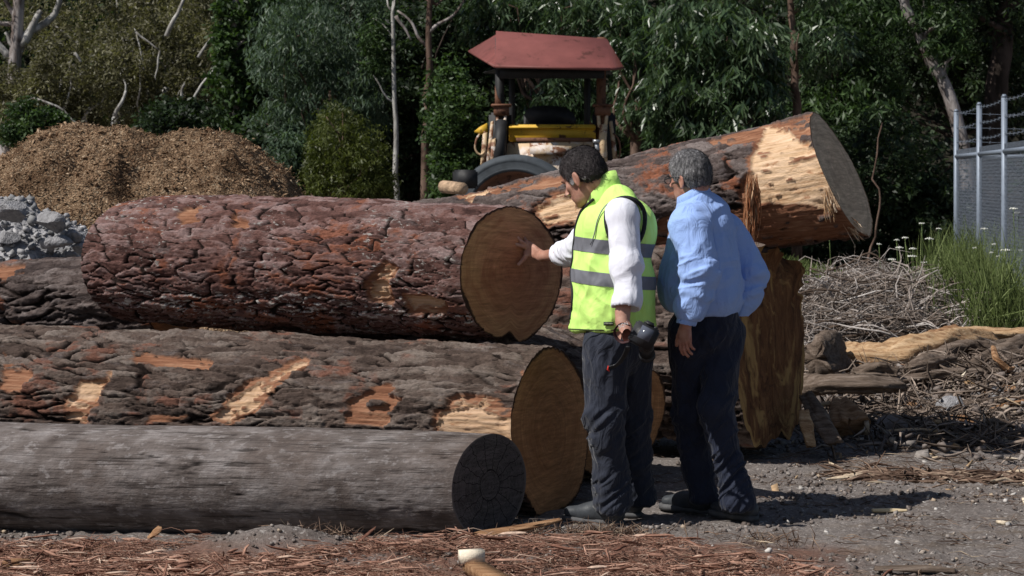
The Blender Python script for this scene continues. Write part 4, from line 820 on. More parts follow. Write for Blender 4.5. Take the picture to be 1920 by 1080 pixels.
# beams of split timber
def chunk(name, label, pts_, r, seed, mat, cat='timber', flat=.6, n=52, sides=32, rough=.20, group=None, ends=True, ts=3.0, rootxy=None):
    """irregular split piece: path, radius (w), knobbly section"""
    P = smooth_path(pts_, n); rs = np.interp(np.linspace(0, 1, n), np.linspace(0, 1, len(r)), r); T_ = np.gradient(P, axis=0); T_ /= np.linalg.norm(T_, axis=1)[:, None]; a = np.arange(sides) / sides * 2 * np.pi
    rr = RS(seed); ph = rr.rand(4) * 6; V = []
    sec = 1 + .22 * np.sign(np.sin(2 * a + ph[0])) * np.abs(np.sin(2 * a + ph[0])) ** .5 + .12 * np.sin(3 * a + ph[1])
    L = np.linalg.norm(P[-1] - P[0])
    for i in range(n):
        x = np.cross([0, 0, 1.], T_[i]); x /= np.linalg.norm(x) + 1e-9; y = np.cross(T_[i], x); s_ = i / (n - 1) * L
        q = sec * rs[i] * (1 + rough * fbm(s_ * ts * 1.5 + a * 0, np.cos(a) * 2, np.sin(a) * 2, seed, 3) * 2 + rough * .5 * fbm(s_ * 14 + a * 0, np.cos(a) * 7, np.sin(a) * 7, seed + 4, 4) * 1.6)
        e = (0.07 * rs[i] * 8 * fbm(np.cos(a) * 2, np.sin(a) * 2, a * 0 + i, seed + 9, 3) if i in (0, n - 1) else 0 * a)
        V.append(P[i] + (q * np.cos(a))[:, None] * x + (q * flat * np.sin(a))[:, None] * y + e[:, None] * T_[i])
    V = np.concatenate(V + [P[:1], P[-1:]]); F = [[i * sides + k, i * sides + (k + 1) % sides, (i + 1) * sides + (k + 1) % sides, (i + 1) * sides + k] for i in range(n - 1) for k in range(sides)]
    T3 = [[n * sides, (k + 1) % sides, k] for k in range(sides)] + [[n * sides + 1, (n - 1) * sides + k, (n - 1) * sides + (k + 1) % sides] for k in range(sides)]
    g = GB(); g.add(V, F, T3); o = g.build(name, mat, None); tag(o, label, cat, group)
    bm = bmesh.new(); bm.from_mesh(o.data); bmesh.ops.recalc_face_normals(bm, faces=bm.faces); bm.to_mesh(o.data); bm.free()
    return o
def wood_mat(name, lo, mid, hi, ax=(1, 12, 12), sc=3):
    m = MT(name); c = m.co(ax); n_ = m.noise(sc, 6, c, .7, .3); col = m.ramp(n_, [(0.3, lo), (.5, mid), (.7, hi)])
    return m.done(col, .88, m.bump(n_, .8, .02, m.bump(m.noise(40, 4, m.co()), .5, .006)), spec=.12)
M_w1 = wood_mat('fresh_split_wood', (0.16, 0.075, 0.04), (0.42, 0.27, 0.15), (0.62, 0.46, 0.30)); M_w2 = wood_mat('aged_split_wood', (0.05, 0.036, 0.028), (0.14, 0.105, 0.082), (0.26, 0.21, 0.175)); M_w3 = wood_mat('orange_broken_wood', (0.10, 0.045, 0.022), (0.29, 0.16, 0.085), (0.46, 0.29, 0.17))
C = chunk
C('split_timber', 'long fresh-split orange beam curving right below the brushwood pile', [W(1560, 672, 15.2), W(1640, 678, 15.0), W(1720, 660, 15.1), W(1790, 640, 15.4), W(1850, 640, 15.8)], [.15, .14, .13, .10, .08], 1, M_w1, flat=1.0)
C('split_timber', 'grey-topped split beam on the right end of the orange beam', [W(1745, 668, 14.8), W(1800, 652, 15.0), W(1860, 655, 15.1), W(1950, 640, 15.4)], [.05, .09, .09, .10], 2, M_w2, flat=.75)
C('split_timber', 'pale torn beam behind the grey-topped beam', [W(1770, 622, 16.0), W(1850, 626, 16.0), W(1960, 632, 16.0)], [.06, .09, .10], 3, M_w1, flat=.6)
C('split_timber', 'dark round pole sloping down leftwards at the right edge under the beams', [W(1815, 700, 14.3), W(1870, 672, 14.5), W(1960, 640, 14.8)], [.06, .075, .09], 4, M_w2, flat=.9)
C('timber_board', 'flat brown underside board below the fresh-split beam', [W(1560, 690, 15.0), W(1640, 690, 14.95), W(1760, 680, 15.0)], [.10, .11, .07], 5, M_w3, flat=.5)
C('log_stub', 'short dark stub with a black hollow at the left end of the orange beam', [W(1528, 672, 14.2), W(1550, 665, 14.4), W(1572, 668, 14.9)], [.12, .13, .11], 6, M_w2, flat=.95, rough=.2)
C('rough_timber', 'thick crumbling brown slab bridging a dark hollow right of the split log', [W(1500, 728, 13.4), W(1560, 722, 13.3), W(1630, 722, 13.3), W(1690, 722, 13.4)], [.09, .085, .08, .05], 7, M_w2, flat=.75, rough=.22)
C('rough_timber', 'grey rounded slab lying at an angle below the beams', [W(1705, 690, 14.0), W(1740, 680, 14.1), W(1790, 672, 14.3)], [.05, .075, .03], 8, M_w2, flat=.7)
C('torn_plank', 'grey torn plank leaning on the base of the split log', [W(1512, 740, 11.75), W(1535, 780, 11.6), W(1568, 830, 11.45)], [.045, .055, .045], 9, M_w2, flat=.5)
C('torn_plank', 'pale splintered plank standing against the foot of the split log', [W(1508, 770, 11.55), W(1512, 800, 11.5), W(1520, 838, 11.45)], [.03, .045, .03], 10, M_w1, flat=.5, rough=.3)
C('wood_block', 'knotty orange block in the dark hollow right of the leaning grey plank', [W(1575, 752, 12.4), W(1580, 775, 12.3), W(1590, 802, 12.2)], [.04, .075, .095], 11, M_w3, flat=.9, rough=.2)
C('wood_block', 'small pale stick end lying above the orange block', [W(1530, 760, 12.4), W(1558, 757, 12.4)], [.02, .025], 12, M_w1)
C('bark_curl', 'orange curl of bark hanging off the beams at the right edge', [W(1862, 650, 14.2), W(1868, 670, 14.0), W(1888, 692, 14.0), W(1902, 690, 14.0)], [.02, .03, .035, .02], 13, M_w3, flat=.45)
C('split_timber', 'long dark weathered beam lying under the grey-topped beam', [W(1640, 722, 13.9), W(1740, 706, 14.0), W(1830, 700, 14.1), W(1900, 700, 14.2)], [.04, .065, .07, .05], 41, M_w2, flat=.8)
C('rough_timber', 'broad brown bark slab tilted up at the right edge', [W(1800, 745, 13.7), W(1865, 722, 13.9), W(1940, 690, 14.2)], [.05, .09, .09], 42, M_w2, flat=.4, rough=.3)
C('split_timber', 'short orange beam end poking up between the brushwood and the grey-topped beam', [W(1690, 662, 15.7), W(1740, 638, 15.8), W(1800, 622, 16.0)], [.05, .08, .06], 43, M_w3, flat=.7, rough=.3)
C('rotten_block', 'dark rotten block in front of the smooth orange beam', [W(1600, 705, 13.9), W(1640, 700, 13.9), W(1680, 704, 13.9)], [.06, .08, .05], 44, M_w2, flat=.8, rough=.35)
for i, (px, py, Y, s, mt, lb) in enumerate([(1670, 790, 12.5, (.11, .10, .08), M_rock, 'brown clod at the left front of the debris'), (1655, 772, 12.8, (.07, .07, .05), M_rock, 'smaller clod resting behind the brown clod'), (1785, 762, 13.2, (.13, .12, .10), M_conc, 'large pale grey rock at the front of the debris'), (1870, 745, 13.6, (.10, .09, .07), M_conc, 'bluish grey rock near the right edge'), (1893, 735, 13.7, (.11, .09, .08), M_w3, 'orange chunk beside the bluish grey rock'), (1850, 738, 13.7, (.12, .07, .05), M_w3, 'flat orange chip chunk left of the bluish grey rock'), (1700, 800, 12.3, (.07, .06, .05), M_rock, 'small dark stone between the clods and the yard'), (1808, 770, 12.9, (.06, .05, .05), M_rock, 'stone leaning on the right of the large pale rock'), (1912, 700, 14.3, (.09, .08, .07), M_w3, 'orange chunk touching the right edge of the picture'), (1760, 790, 12.5, (.05, .05, .03), M_rock, 'flat stone just in front of the debris'), (1855, 705, 14.0, (.10, .08, .06), M_rock, 'brown rock under the dark sloping pole'), (1830, 720, 13.7, (.07, .07, .05), M_conc, 'small grey rock in the middle of the right debris'), (1740, 735, 13.6, (.12, .1, .06), M_rock, 'broad brown clod behind the large pale rock')]):
    rock('debris_rock', lb, px, py, Y, s, 70 + i, mt, 'rock', 'rocks in the debris on the right')
# sticks and crumbs through the debris
def zone(n, seed, cx, cy, sx, sy, lift=.06):
    r = RS(seed); x = cx + r.normal(size=n) * sx; y = cy + r.normal(size=n) * sy; return np.stack([x, y, gz(x, y) + r.rand(n) ** 2 * lift], 1)
P = np.concatenate([zone(3000, 1, 3.6, 14.2, .7, .7, .18), zone(1500, 2, 2.7, 12.8, .4, .5, .10), zone(450, 3, 3.4, 16.4, .7, .5, .06)]); n = len(P)
strips('debris_sticks', 'broken sticks and bark scraps mixed through the debris on the right', P, rng.normal(size=(n, 3)) * [1, .8, .35], rng.uniform(.06, .38, n), rng.uniform(.004, .014, n), M_twig2, 9, .1, 3)
P = np.concatenate([zone(5200, 5, 3.6, 14.2, .9, .8, .10), zone(2500, 6, 2.8, 12.9, .6, .5, .04), zone(2500, 7, 3.5, 16.2, 1.0, .8, .08)]); M_crumb = rnd_mat('earth_crumbs', [(0, (0.09, .07, .06)), (.6, (.19, .16, .145)), (.92, (.29, .26, .24)), (1, (.42, .32, .22))])
scatter_chips('debris_crumbs', 'crumbly soil and bark bits heaped between the timbers on the right', P, .055, M_crumb, 12, .5, .6, th=.6)
sel = rng.rand(60) ; P = zone(60, 8, 3.5, 14.0, .8, .6, .12)
M_palechip = rnd_mat('pale_chips', [(0, (0.35, 0.22, 0.12)), (.6, (0.55, 0.42, 0.28)), (1, (.75, .68, .55))])
scatter_chips('pale_debris_chips', 'scattered pale wood chips on the debris', np.concatenate([P, zone(70, 9, 2.9, 11.6, .9, 1.0, .01)]), .09, M_palechip, 14, .4, .4)
# yard litter
def yard(n, seed, x0=-2.7, x1=3.1, y0=7.8, y1=12.5): r = RS(seed); x = r.uniform(x0, x1, n); y = r.uniform(y0, y1, n); return np.stack([x, y, gz(x, y) + .006], 1)
P = yard(14000, 31); k = fbm(P[:, 0] * 1.2, P[:, 1] * 2.5, P[:, 0] * 0, 77, 3) > -.02; P = P[k]; scatter_chips('yard_gravel', 'small stones and crumbs strewn over the yard', P, .013, M_crumb, 15, .8, .5, th=.8)
P = yard(90, 37, .6, 3.1, 7.9, 11.6); scatter_chips('pale_gravel', 'pale pebbles dotted over the yard', P, .016, rnd_mat('pale_pebbles', [(0, (.3, .28, .26)), (1, (.6, .57, .54))]), 18, .8, .5, th=.8)
P = yard(6500, 32); k = (fbm(P[:, 0] * 1.0, P[:, 1] * 3, P[:, 0] * 0, 78, 3) > .0) | ((P[:, 1] < 9.0) & (P[:, 0] > .8) & (RS(3).rand(len(P)) < .5)); P = P[k]; n = len(P)
strips('yard_straw', 'thin dry straw and bark threads lying on the yard', P + [0, 0, .004], rng.normal(size=(n, 3)) * [1, .7, .06], rng.uniform(.02, .16, n), rng.uniform(.0012, .0032, n), M_fib2, 19, .1, 3)
# band of bark fragments running right across the yard at y=890
t = rng.rand(650); x = 1.75 + t * 1.6; y = 10.85 - .15 * t + rng.normal(size=650) * .10; P = np.stack([x, y, gz(x, y) + .01], 1)
strips('bark_scrap_band', 'line of dark bark scraps crossing the yard at the right', P, rng.normal(size=(650, 3)) * [1, .35, .06], rng.uniform(.05, .3, 650), rng.uniform(.004, .016, 650), M_fib2, 23, .06, 3)
# reddish bark fibre in the foreground
n = 42000; x = rng.uniform(-2.7, 1.55, n); y = 7.75 + rng.rand(n) ** .9 * .95; lim = np.where(x < -.2, 8.72, np.where(x < .45, 8.78, 8.85 - (x - .45) * .85)); k = (y < lim + rng.normal(size=n) * .05) & ~((np.abs(x + 1.0) < .33) & (y > 8.45)); k &= (fbm(x * 1.6, y * 4, x * 0, 91, 4) > -.12) | (rng.rand(n) < .10); k &= (rng.rand(n) < np.clip((8.74 - y) / .30, .12, 1)) | (x > -.3)
x, y = x[k], y[k]; n = len(x); z = gz(x, y) + rng.rand(n) ** 1.5 * .035 * (1 + .8 * fbm(x * 2.2, y * 4, x * 0, 92, 2))
P = np.stack([x, y, z], 1); D = rng.normal(size=(n, 3)) * [1, .6, .07]
strips('red_bark_shreds', 'reddish shredded bark fibre covering the ground in the foreground', P, D, rng.uniform(.015, .12, n) * (1 + 1.2 * (rng.rand(n) < .06)), rng.uniform(.0008, .003, n), M_fib, 24, .12, 4)
k = rng.rand(n) < .035; P2 = P[k] + [0, 0, .02]; n2 = len(P2)
strips('broad_bark_strips', 'broader ribbons of torn bark lying over the red fibre', P2, rng.normal(size=(n2, 3)) * [1, .4, .10], rng.uniform(.05, .15, n2), rng.uniform(.004, .011, n2), M_fib, 25, .03, 5, th=.25)
# upstanding frayed fibres near the boots
for (px, py, Yb, cnt, sd_) in ((1112, 992, 8.95, 90, 1), (1165, 1000, 8.9, 130, 2), (1010, 1000, 8.95, 60, 3), (625, 1000, 8.75, 60, 4), (1440, 1010, 8.75, 60, 5)):
    c = W(px, py, Yb); r = RS(sd_); P = c + r.normal(size=(cnt, 3)) * [.09, .05, .01]; P[:, 2] = gz(P[:, 0], P[:, 1]) + .03; D = r.normal(size=(cnt, 3)) * [.8, .5, .4] + [0, 0, .55]
    o = strips('frayed_fibre', 'tuft of frayed pale bark fibre sticking up from the red shreds', P, D, r.uniform(.05, .14, cnt), r.uniform(.0015, .004, cnt), M_fib2, sd_ + 50, .1, 3)
C('bark_strip', 'long pale-edged bark strip running from the red shreds up to the left boot', [W(830, 1018, 8.72), W(900, 1003, 8.76), W(980, 990, 8.82), W(1050, 975, 8.9)], [.012, .028, .03, .018], 31, M_w3, 'bark', flat=.5)
C('timber_offcut', 'dark brown block of wood lying flat at the lower left', [W(62, 1034, 8.55), W(130, 1032, 8.57), W(210, 1028, 8.6)], [.030, .034, .02], 32, M_w3, 'timber', flat=.6)
C('curled_bark', 'curled brown bark piece at the lower left corner', [W(-10, 1062, 8.15), W(25, 1054, 8.2), W(55, 1050, 8.25)], [.02, .03, .012], 33, M_w3, 'bark', flat=.5)
C('twig_stub', 'short upright reddish stub in front of the grey log, left of the soil hump', [W(278, 1010, 8.7), W(290, 1000, 8.7), W(300, 988, 8.72)], [.014, .02, .012], 34, M_w3, 'twig')
C('twig_stub', 'short grey stub leaning over the soil hump', [W(438, 1030, 8.55), W(462, 1012, 8.58), W(485, 992, 8.62)], [.008, .011, .012], 35, M_w2, 'twig')
C('pale_chip', 'flat pale wood flake lying alone on the right of the yard', [W(1636, 957, 9.7), W(1668, 957, 9.7), W(1700, 957, 9.7)], [.018, .022, .012], 36, M_palechip_s if False else simple('pale_flake', (0.62, 0.50, 0.32), .8, .1, 20, .2), 'wood chip', flat=.35, rough=.3)
C('dark_board', 'half buried dark brown board at the bottom right', [W(1640, 1066, 8.15), W(1720, 1066, 8.15), W(1790, 1070, 8.12)], [.02, .03, .02], 37, M_w2, 'board', flat=.35)
# sawn stake with a pale end
st = empty('wooden_stake', W(895, 1060, 8.15).tolist()); tag(st, 'square sawn stake with a white end at the bottom of the picture', 'stake')
c_ = W(884, 1046, 8.10); R_ = rotz(.30)
g = GB(); g.box(c_ + R_ @ np.array([.01, -.29, -.034]), (.090, .60, .050), R_ @ rotx(-.02)); g.build('shaft', M_w3, st, bevel=.003)
g = GB(); g.box(c_ + [0, 0, .006], (.100, .05, .052), R_, .03, RS(4)); g.build('pale_end', simple('fresh_cut_end', (0.80, 0.70, 0.56), .8, .15, 40, .5), st, bevel=.001)
# torn strap and splinter fringe of the leaning log (parts of it)
LL = [o for o in COL.objects if o.name == 'leaning_log'][0]
def as_part(o):
    for k_ in ('label', 'category', 'group', 'kind'):
        if k_ in o: del o[k_]
    o.parent = LL; o.matrix_parent_inverse = Matrix.Translation(LL.location).inverted(); return o
def fibres(name, px0, px1, py0, py1, Y, n, seed, mat, lean=0.0, w=(.002, .006)):
    r = RS(seed); px = r.uniform(px0, px1, n); a0 = r.uniform(py0 - 6, py0 + 25, n); a1 = a0 + (py1 - py0) * r.uniform(.4, 1.0, n); P0 = np.array([W(a, b, Y + r.uniform(-.02, .05)) for a, b in zip(px, a0)]); P1 = np.array([W(a + lean + r.uniform(-5, 5), b, Y + r.uniform(-.02, .05)) for a, b in zip(px, a1)])
    D = P1 - P0; L = np.linalg.norm(D, axis=1); return as_part(strips(name, 'x', (P0 + P1) / 2, D, L, r.uniform(*w, n), mat, seed, .06, 4))
M_of = rnd_mat('orange_fibres', [(0, (0.14, 0.045, 0.02)), (.5, (0.34, 0.15, 0.075)), (.9, (.55, .30, .17)), (1, (.72, .52, .34))]); M_pf = rnd_mat('pale_fibres', [(0, (0.36, 0.20, 0.10)), (.5, (0.62, 0.44, 0.28)), (1, (.78, .65, .5))])
fibres('torn_strap', 1399, 1420, 330, 468, 11.23, 130, 91, M_of)
fibres('splinter_fringe', 1535, 1560, 352, 410, 11.12, 26, 92, M_pf, 10)
fibres('splinter_fringe', 1578, 1604, 412, 440, 11.22, 34, 93, M_pf, 16, (.0015, .004))

r = RS(77)
for i in range(34):                            # small broken timbers
    x = 3.45 + r.normal() * .75; y = 14.0 + r.normal() * .75
    if i > 24: x = 2.75 + r.normal() * .3; y = 12.6 + r.normal() * .35
    z = gzf(x, y) + .03 + .05 * r.rand(); a = r.uniform(-.7, .7); L = r.uniform(.12, .42); q = r.uniform(.018, .05); d = np.array([math.cos(a), math.sin(a) * .8, r.uniform(-.25, .35)]) * L / 2
    C('broken_timber', 'small broken timber lying in the debris on the right', [np.array([x, y, z]) - d, np.array([x, y, z + .01]), np.array([x, y, z]) + d], [q * .6, q, q * .5], 300 + i, [M_w2, M_w2, M_w3, M_w1][i % 4], 'timber', flat=.6, n=14, sides=10, group='small broken timbers in the debris')
# ---------------------------------------------------------------- people: signed-distance modelling, meshed with surface nets
class SDF:
    def __init__(s, lo, hi, h):
        s.lo = np.asarray(lo, np.float32); s.h = h; s.n = np.ceil((np.asarray(hi) - lo) / h).astype(int) + 1
        s.F = np.full(s.n, 0.5, np.float32)
    def _sub(s, lo, hi):
        a = np.clip(np.floor((np.asarray(lo) - s.lo) / s.h).astype(int), 0, s.n); b = np.clip(np.ceil((np.asarray(hi) - s.lo) / s.h).astype(int) + 1, 0, s.n)
        sl = tuple(slice(i, j) for i, j in zip(a, b)); ax = [s.lo[k] + s.h * np.arange(a[k], b[k], dtype=np.float32) for k in range(3)]
        return sl, ax[0][:, None, None], ax[1][None, :, None], ax[2][None, None, :]
    def _join(s, sl, d, k, op):
        A = s.F[sl]
        if d.size == 0: return s
        if op == 'sub': d = -d
        if op == 'add':
            if k > 0: h = np.clip(.5 + .5 * (A - d) / k, 0, 1); s.F[sl] = A * (1 - h) + d * h - k * h * (1 - h)
            else: s.F[sl] = np.minimum(A, d)
        else:
            if k > 0: h = np.clip(.5 - .5 * (A - d) / k, 0, 1); s.F[sl] = A * (1 - h) + d * h + k * h * (1 - h)
            else: s.F[sl] = np.maximum(A, d)
        return s
    def cap(s, a, b, ra, rb=None, k=.02, op='add', fl=None):
        """capsule a-b with radii; fl = (unit dir, factor): flattened along dir"""
        a = np.asarray(a, float); b = np.asarray(b, float); rb = ra if rb is None else rb; R = max(ra, rb) + k + .03
        sl, x, y, z = s._sub(np.minimum(a, b) - R, np.maximum(a, b) + R); ab = b - a; L = max(ab.dot(ab), 1e-9)
        px, py, pz = x - a[0], y - a[1], z - a[2]; t = np.clip((px * ab[0] + py * ab[1] + pz * ab[2]) / L, 0, 1)
        dx, dy, dz = px - t * ab[0], py - t * ab[1], pz - t * ab[2]; q = dx * dx + dy * dy + dz * dz
        if fl is not None:
            n = np.asarray(fl[0], float); c = dx * n[0] + dy * n[1] + dz * n[2]; q = q + c * c * (1 / fl[1] ** 2 - 1)
        return s._join(sl, (np.sqrt(q) - (ra + (rb - ra) * t)).astype(np.float32), k, op)
    def chain(s, P, r, k=.02, fl=None):
        for i in range(len(P) - 1): s.cap(P[i], P[i + 1], r[i], r[i + 1], k, fl=fl)
        return s
    def ell(s, c, r, R=None, k=.02, op='add'):
        c = np.asarray(c, float); r = np.asarray(r, float); m = max(r) + k + .03; sl, x, y, z = s._sub(c - m, c + m)
        p = (x - c[0], y - c[1], z - c[2])
        if R is None: R = np.eye(3)
        q = [(p[0] * R[0, i] + p[1] * R[1, i] + p[2] * R[2, i]) / r[i] for i in range(3)]
        l = np.sqrt(q[0] ** 2 + q[1] ** 2 + q[2] ** 2); g = np.sqrt((q[0] / r[0]) ** 2 + (q[1] / r[1]) ** 2 + (q[2] / r[2]) ** 2) + 1e-6
        return s._join(sl, (l * (l - 1) / g).astype(np.float32), k, op)
    def plane(s, p, n, k=0.0):                 # cut away the side n points to
        p = np.asarray(p, float); n = np.asarray(n, float); n /= np.linalg.norm(n); sl, x, y, z = s._sub(s.lo, s.lo + s.h * s.n)
        return s._join(sl, ((x - p[0]) * n[0] + (y - p[1]) * n[1] + (z - p[2]) * n[2]).astype(np.float32), k, 'int')
    def mesh(s):
        F = s.F; I = F < 0; nx, ny, nz = F.shape
        c = [I[dx:nx - 1 + dx, dy:ny - 1 + dy, dz:nz - 1 + dz] for dx in (0, 1) for dy in (0, 1) for dz in (0, 1)]
        cnt = sum(q.astype(np.int8) for q in c); act = (cnt > 0) & (cnt < 8); A = np.argwhere(act); idx = -np.ones(act.shape, np.int64); idx[act] = np.arange(len(A))
        off = np.array([[dx, dy, dz] for dx in (0, 1) for dy in (0, 1) for dz in (0, 1)]); val = np.stack([F[A[:, 0] + o[0], A[:, 1] + o[1], A[:, 2] + o[2]] for o in off], 1)
        pos = np.zeros((len(A), 3)); w = np.zeros(len(A))
        for a in range(8):
            for b in range(a + 1, 8):
                if np.abs(off[a] - off[b]).sum() != 1: continue
                va, vb = val[:, a], val[:, b]; m = (va < 0) != (vb < 0); t = np.where(m, va / (va - vb + 1e-12), 0)
                pos += np.where(m[:, None], off[a] + t[:, None] * (off[b] - off[a]), 0); w += m
        V = (A + pos / w[:, None]) * s.h + s.lo; Q = []
        for ax in range(3):
            o1, o2 = [k for k in range(3) if k != ax]; sa = [slice(1, -1)] * 3; sa[ax] = slice(0, -1); sb = list(sa); sb[ax] = slice(1, None)
            a, b = I[tuple(sa)], I[tuple(sb)]; E = np.argwhere(a != b); base = E.copy(); base[:, o1] += 1; base[:, o2] += 1
            ins = a[tuple(E.T)]
            def g(d1, d2):
                q = base.copy(); q[:, o1] += d1; q[:, o2] += d2; return idx[tuple(q.T)]
            f = np.stack([g(-1, -1), g(0, -1), g(0, 0), g(-1, 0)], 1); flip = ins if ax != 1 else ~ins
            f[~flip] = f[~flip][:, ::-1]; Q.append(f)
        return V, np.concatenate(Q)
def relax(V, F, it=1, lam=.5):
    n = len(V)
    for _ in range(it):
        S = np.zeros_like(V); c = np.zeros(n)
        for a, b in ((0, 1), (1, 2), (2, 3), (3, 0)):
            np.add.at(S, F[:, a], V[F[:, b]]); np.add.at(S, F[:, b], V[F[:, a]]); np.add.at(c, F[:, a], 1); np.add.at(c, F[:, b], 1)
        V = V * (1 - lam) + lam * S / np.maximum(c, 1)[:, None]
    return V
def normals(V, F):
    n = np.cross(V[F[:, 2]] - V[F[:, 0]], V[F[:, 3]] - V[F[:, 1]]); N = np.zeros_like(V)
    for a in range(4): np.add.at(N, F[:, a], n)
    return N / (np.linalg.norm(N, axis=1)[:, None] + 1e-12)
def ridge(x, y, z, seed, oct=2): return 1 - 2 * np.abs(fbm(x, y, z, seed, oct))
def folds(V, F, spec):
    """spec: list of (a, b, radius, amp, along, across, seed, t0, t1): ridged folds in the frame of limb a-b"""
    N = normals(V, F); D = np.zeros(len(V))
    for a, b, rad, amp, al, ac, seed, t0, t1 in spec:
        a = np.asarray(a, float); b = np.asarray(b, float); L = np.linalg.norm(b - a); u = (b - a) / L; p = V - a; t = p @ u; q = p - t[:, None] * u; dist = np.linalg.norm(q, axis=1)
        x = np.cross(u, [0.3, 1, 0.1]); x /= np.linalg.norm(x); y = np.cross(u, x)
        w = sstep(t0 - .12, t0 + .05, t / L) * (1 - sstep(t1 - .05, t1 + .12, t / L)) * (1 - sstep(rad, rad * 1.35, dist))
        sk = (q @ x) * .8
        D += w * amp * ridge((t + sk) * al, (q @ x) * ac, (q @ y) * ac, seed)
    return V + N * D[:, None]
def part(sd, name, mat, parent, label=None, rel=1, fold=None, keep=None, attrs=None, N_off=0):
    V, F = sd.mesh(); V = relax(V, F, rel)
    if fold: V = folds(V, F, fold)
    o = link(name, mesh(name, V, F, mat, True, attrs(V) if attrs else None), parent)
    if label: o['label'] = label
    return o
def skin_mat(name, c1, c2, c3):
    m = MT(name); c = m.co(); col = m.ramp(m.noise(18, 4, c, .6), [(0.35, c1), (.5, c2), (.68, c3)])
    m.b.inputs['Subsurface Weight'].default_value = .06; m.b.inputs['Subsurface Radius'].default_value = (.01, .004, .002); m.b.inputs['Subsurface Scale'].default_value = .3
    return m.done(col, .5, m.bump(m.noise(120, 4, c), .25, .002), spec=.35)
def cloth_mat(name, col, var=.12, rough=.85, sheen=.0, weave=.3, fold=.4, fs=14):
    m = MT(name); c = m.co(); lo = tuple(v * (1 - var) for v in col); hi = tuple(min(1, v * (1 + var)) for v in col)
    cc = m.ramp(m.noise(9, 4, c), [(.3, lo), (.7, hi)]); b = m.bump(m.noise(fs, 3, m.co((1, 1, .55)), .5, 1.2), fold, .035); b = m.bump(m.noise(420, 2, c), weave, .001, b)
    m.b.inputs['Sheen Weight'].default_value = sheen; return m.done(cc, rough, b, spec=.2)
def hair_mat(name, stops, scale=(60, 60, 14)):
    m = MT(name); c = m.co(scale); n = m.noise(1.6, 5, c, .7, .8); col = m.ramp(n, stops); big = m.noise(9, 3, m.co())
    col = m.mix(1.0, col, m.ramp(big, [(.35, .75), (.65, 1.25)]), 'MULTIPLY'); return m.done(col, .6, m.bump(n, .8, .01), spec=.3)
def head_frame(c, yaw, pitch, roll=0.0):       # local: +x face, +y left, +z up
    return np.asarray(c, float), rotz(yaw) @ roty(pitch) @ rotx(roll)
def hair_tufts(V, N, F, n, L, w, back, seed):
    """adds short strands lying along the scalp to a hair mesh"""
    r = RS(seed); k = r.randint(0, len(V), n); p = V[k]; m_ = N[k]; d = np.asarray(back) + r.normal(size=(n, 3)) * .35; d = d - (d * m_).sum(1)[:, None] * m_; d /= np.linalg.norm(d, axis=1)[:, None]; d = d + m_ * .30
    s_ = np.cross(d, m_); s_ /= np.linalg.norm(s_, axis=1)[:, None]; l = L * (.5 + r.rand(n))[:, None]
    T4 = np.stack([p - s_ * w, p + s_ * w, p + d * l * .7 + s_ * w * .6 - m_ * l * .05, p + d * l - m_ * l * .15], 1).reshape(-1, 3)
    return np.concatenate([V, T4]), np.concatenate([F, len(V) + np.arange(n * 4).reshape(n, 4)])
class Head:
    def __init__(s, c, yaw, pitch, roll=0, sc=1.0): s.c, s.R = head_frame(c, yaw, pitch, roll); s.s = sc
    def p(s, x, y, z): return s.c + s.R @ (np.array([x, y, z]) * s.s)
    def skin(s, f):
        q = s.s; E = lambda c, r, k=.012, op='add', R=None: f.ell(s.p(*c), np.array(r) * q, s.R if R is None else s.R @ R, k, op)
        E((0, 0, .045), (.096, .074, .085)); E((-.012, 0, .03), (.088, .074, .078)); E((.030, 0, -.035), (.060, .056, .070), .02); E((.045, 0, -.070), (.044, .042, .035), .02)
        E((.073, 0, -.088), (.018, .020, .016), .015); E((.082, 0, .028), (.014, .045, .012), .015)                # chin, brow
        for sg in (1, -1):
            E((.058, sg * .034, -.010), (.026, .022, .022), .015); E((.097, sg * .031, .010), (.012, .015, .010), .010, 'sub')   # cheek, socket
            E((-.002, sg * .078, -.006), (.020, .007, .032), .006, 'add', rotz(sg * -.35)); E((.004, sg * .084, -.002), (.009, .005, .017), .004, 'sub', rotz(sg * -.35)); E((-.001, sg * .078, -.033), (.008, .006, .010), .005)
        f.cap(s.p(.088, 0, .018), s.p(.111, 0, -.018), .007 * q, .011 * q, .010); E((.104, .010, -.024), (.008, .007, .006), .006); E((.104, -.010, -.024), (.008, .007, .006), .006)
        f.cap(s.p(.088, .016, -.050), s.p(.088, -.016, -.050), .0065 * q, None, .006); f.cap(s.p(.086, .013, -.060), s.p(.086, -.013, -.060), .007 * q, None, .006)
        f.cap(s.p(.100, .020, -.0552), s.p(.100, -.020, -.0552), .0035 * q, None, .003, 'sub')
    def features(s, root, eye_m, brow_m):
        for sg in (1, -1):
            g = GB(); V = []; 
            bm = bmesh.new(); bmesh.ops.create_uvsphere(bm, u_segments=12, v_segments=8, radius=.0105 * s.s); me = bpy.data.meshes.new('eye'); bm.to_mesh(me); bm.free(); me.materials.append(eye_m)
            o = link('eye', me, root); p = s.p(.080, sg * .031, .010); me.transform(Matrix.Translation(p))
            g.tube([s.p(.094, sg * .014, .028), s.p(.094, sg * .030, .033), s.p(.083, sg * .048, .028)], [.003, .004, .002], 6); g.build('eyebrow', brow_m, root, True)
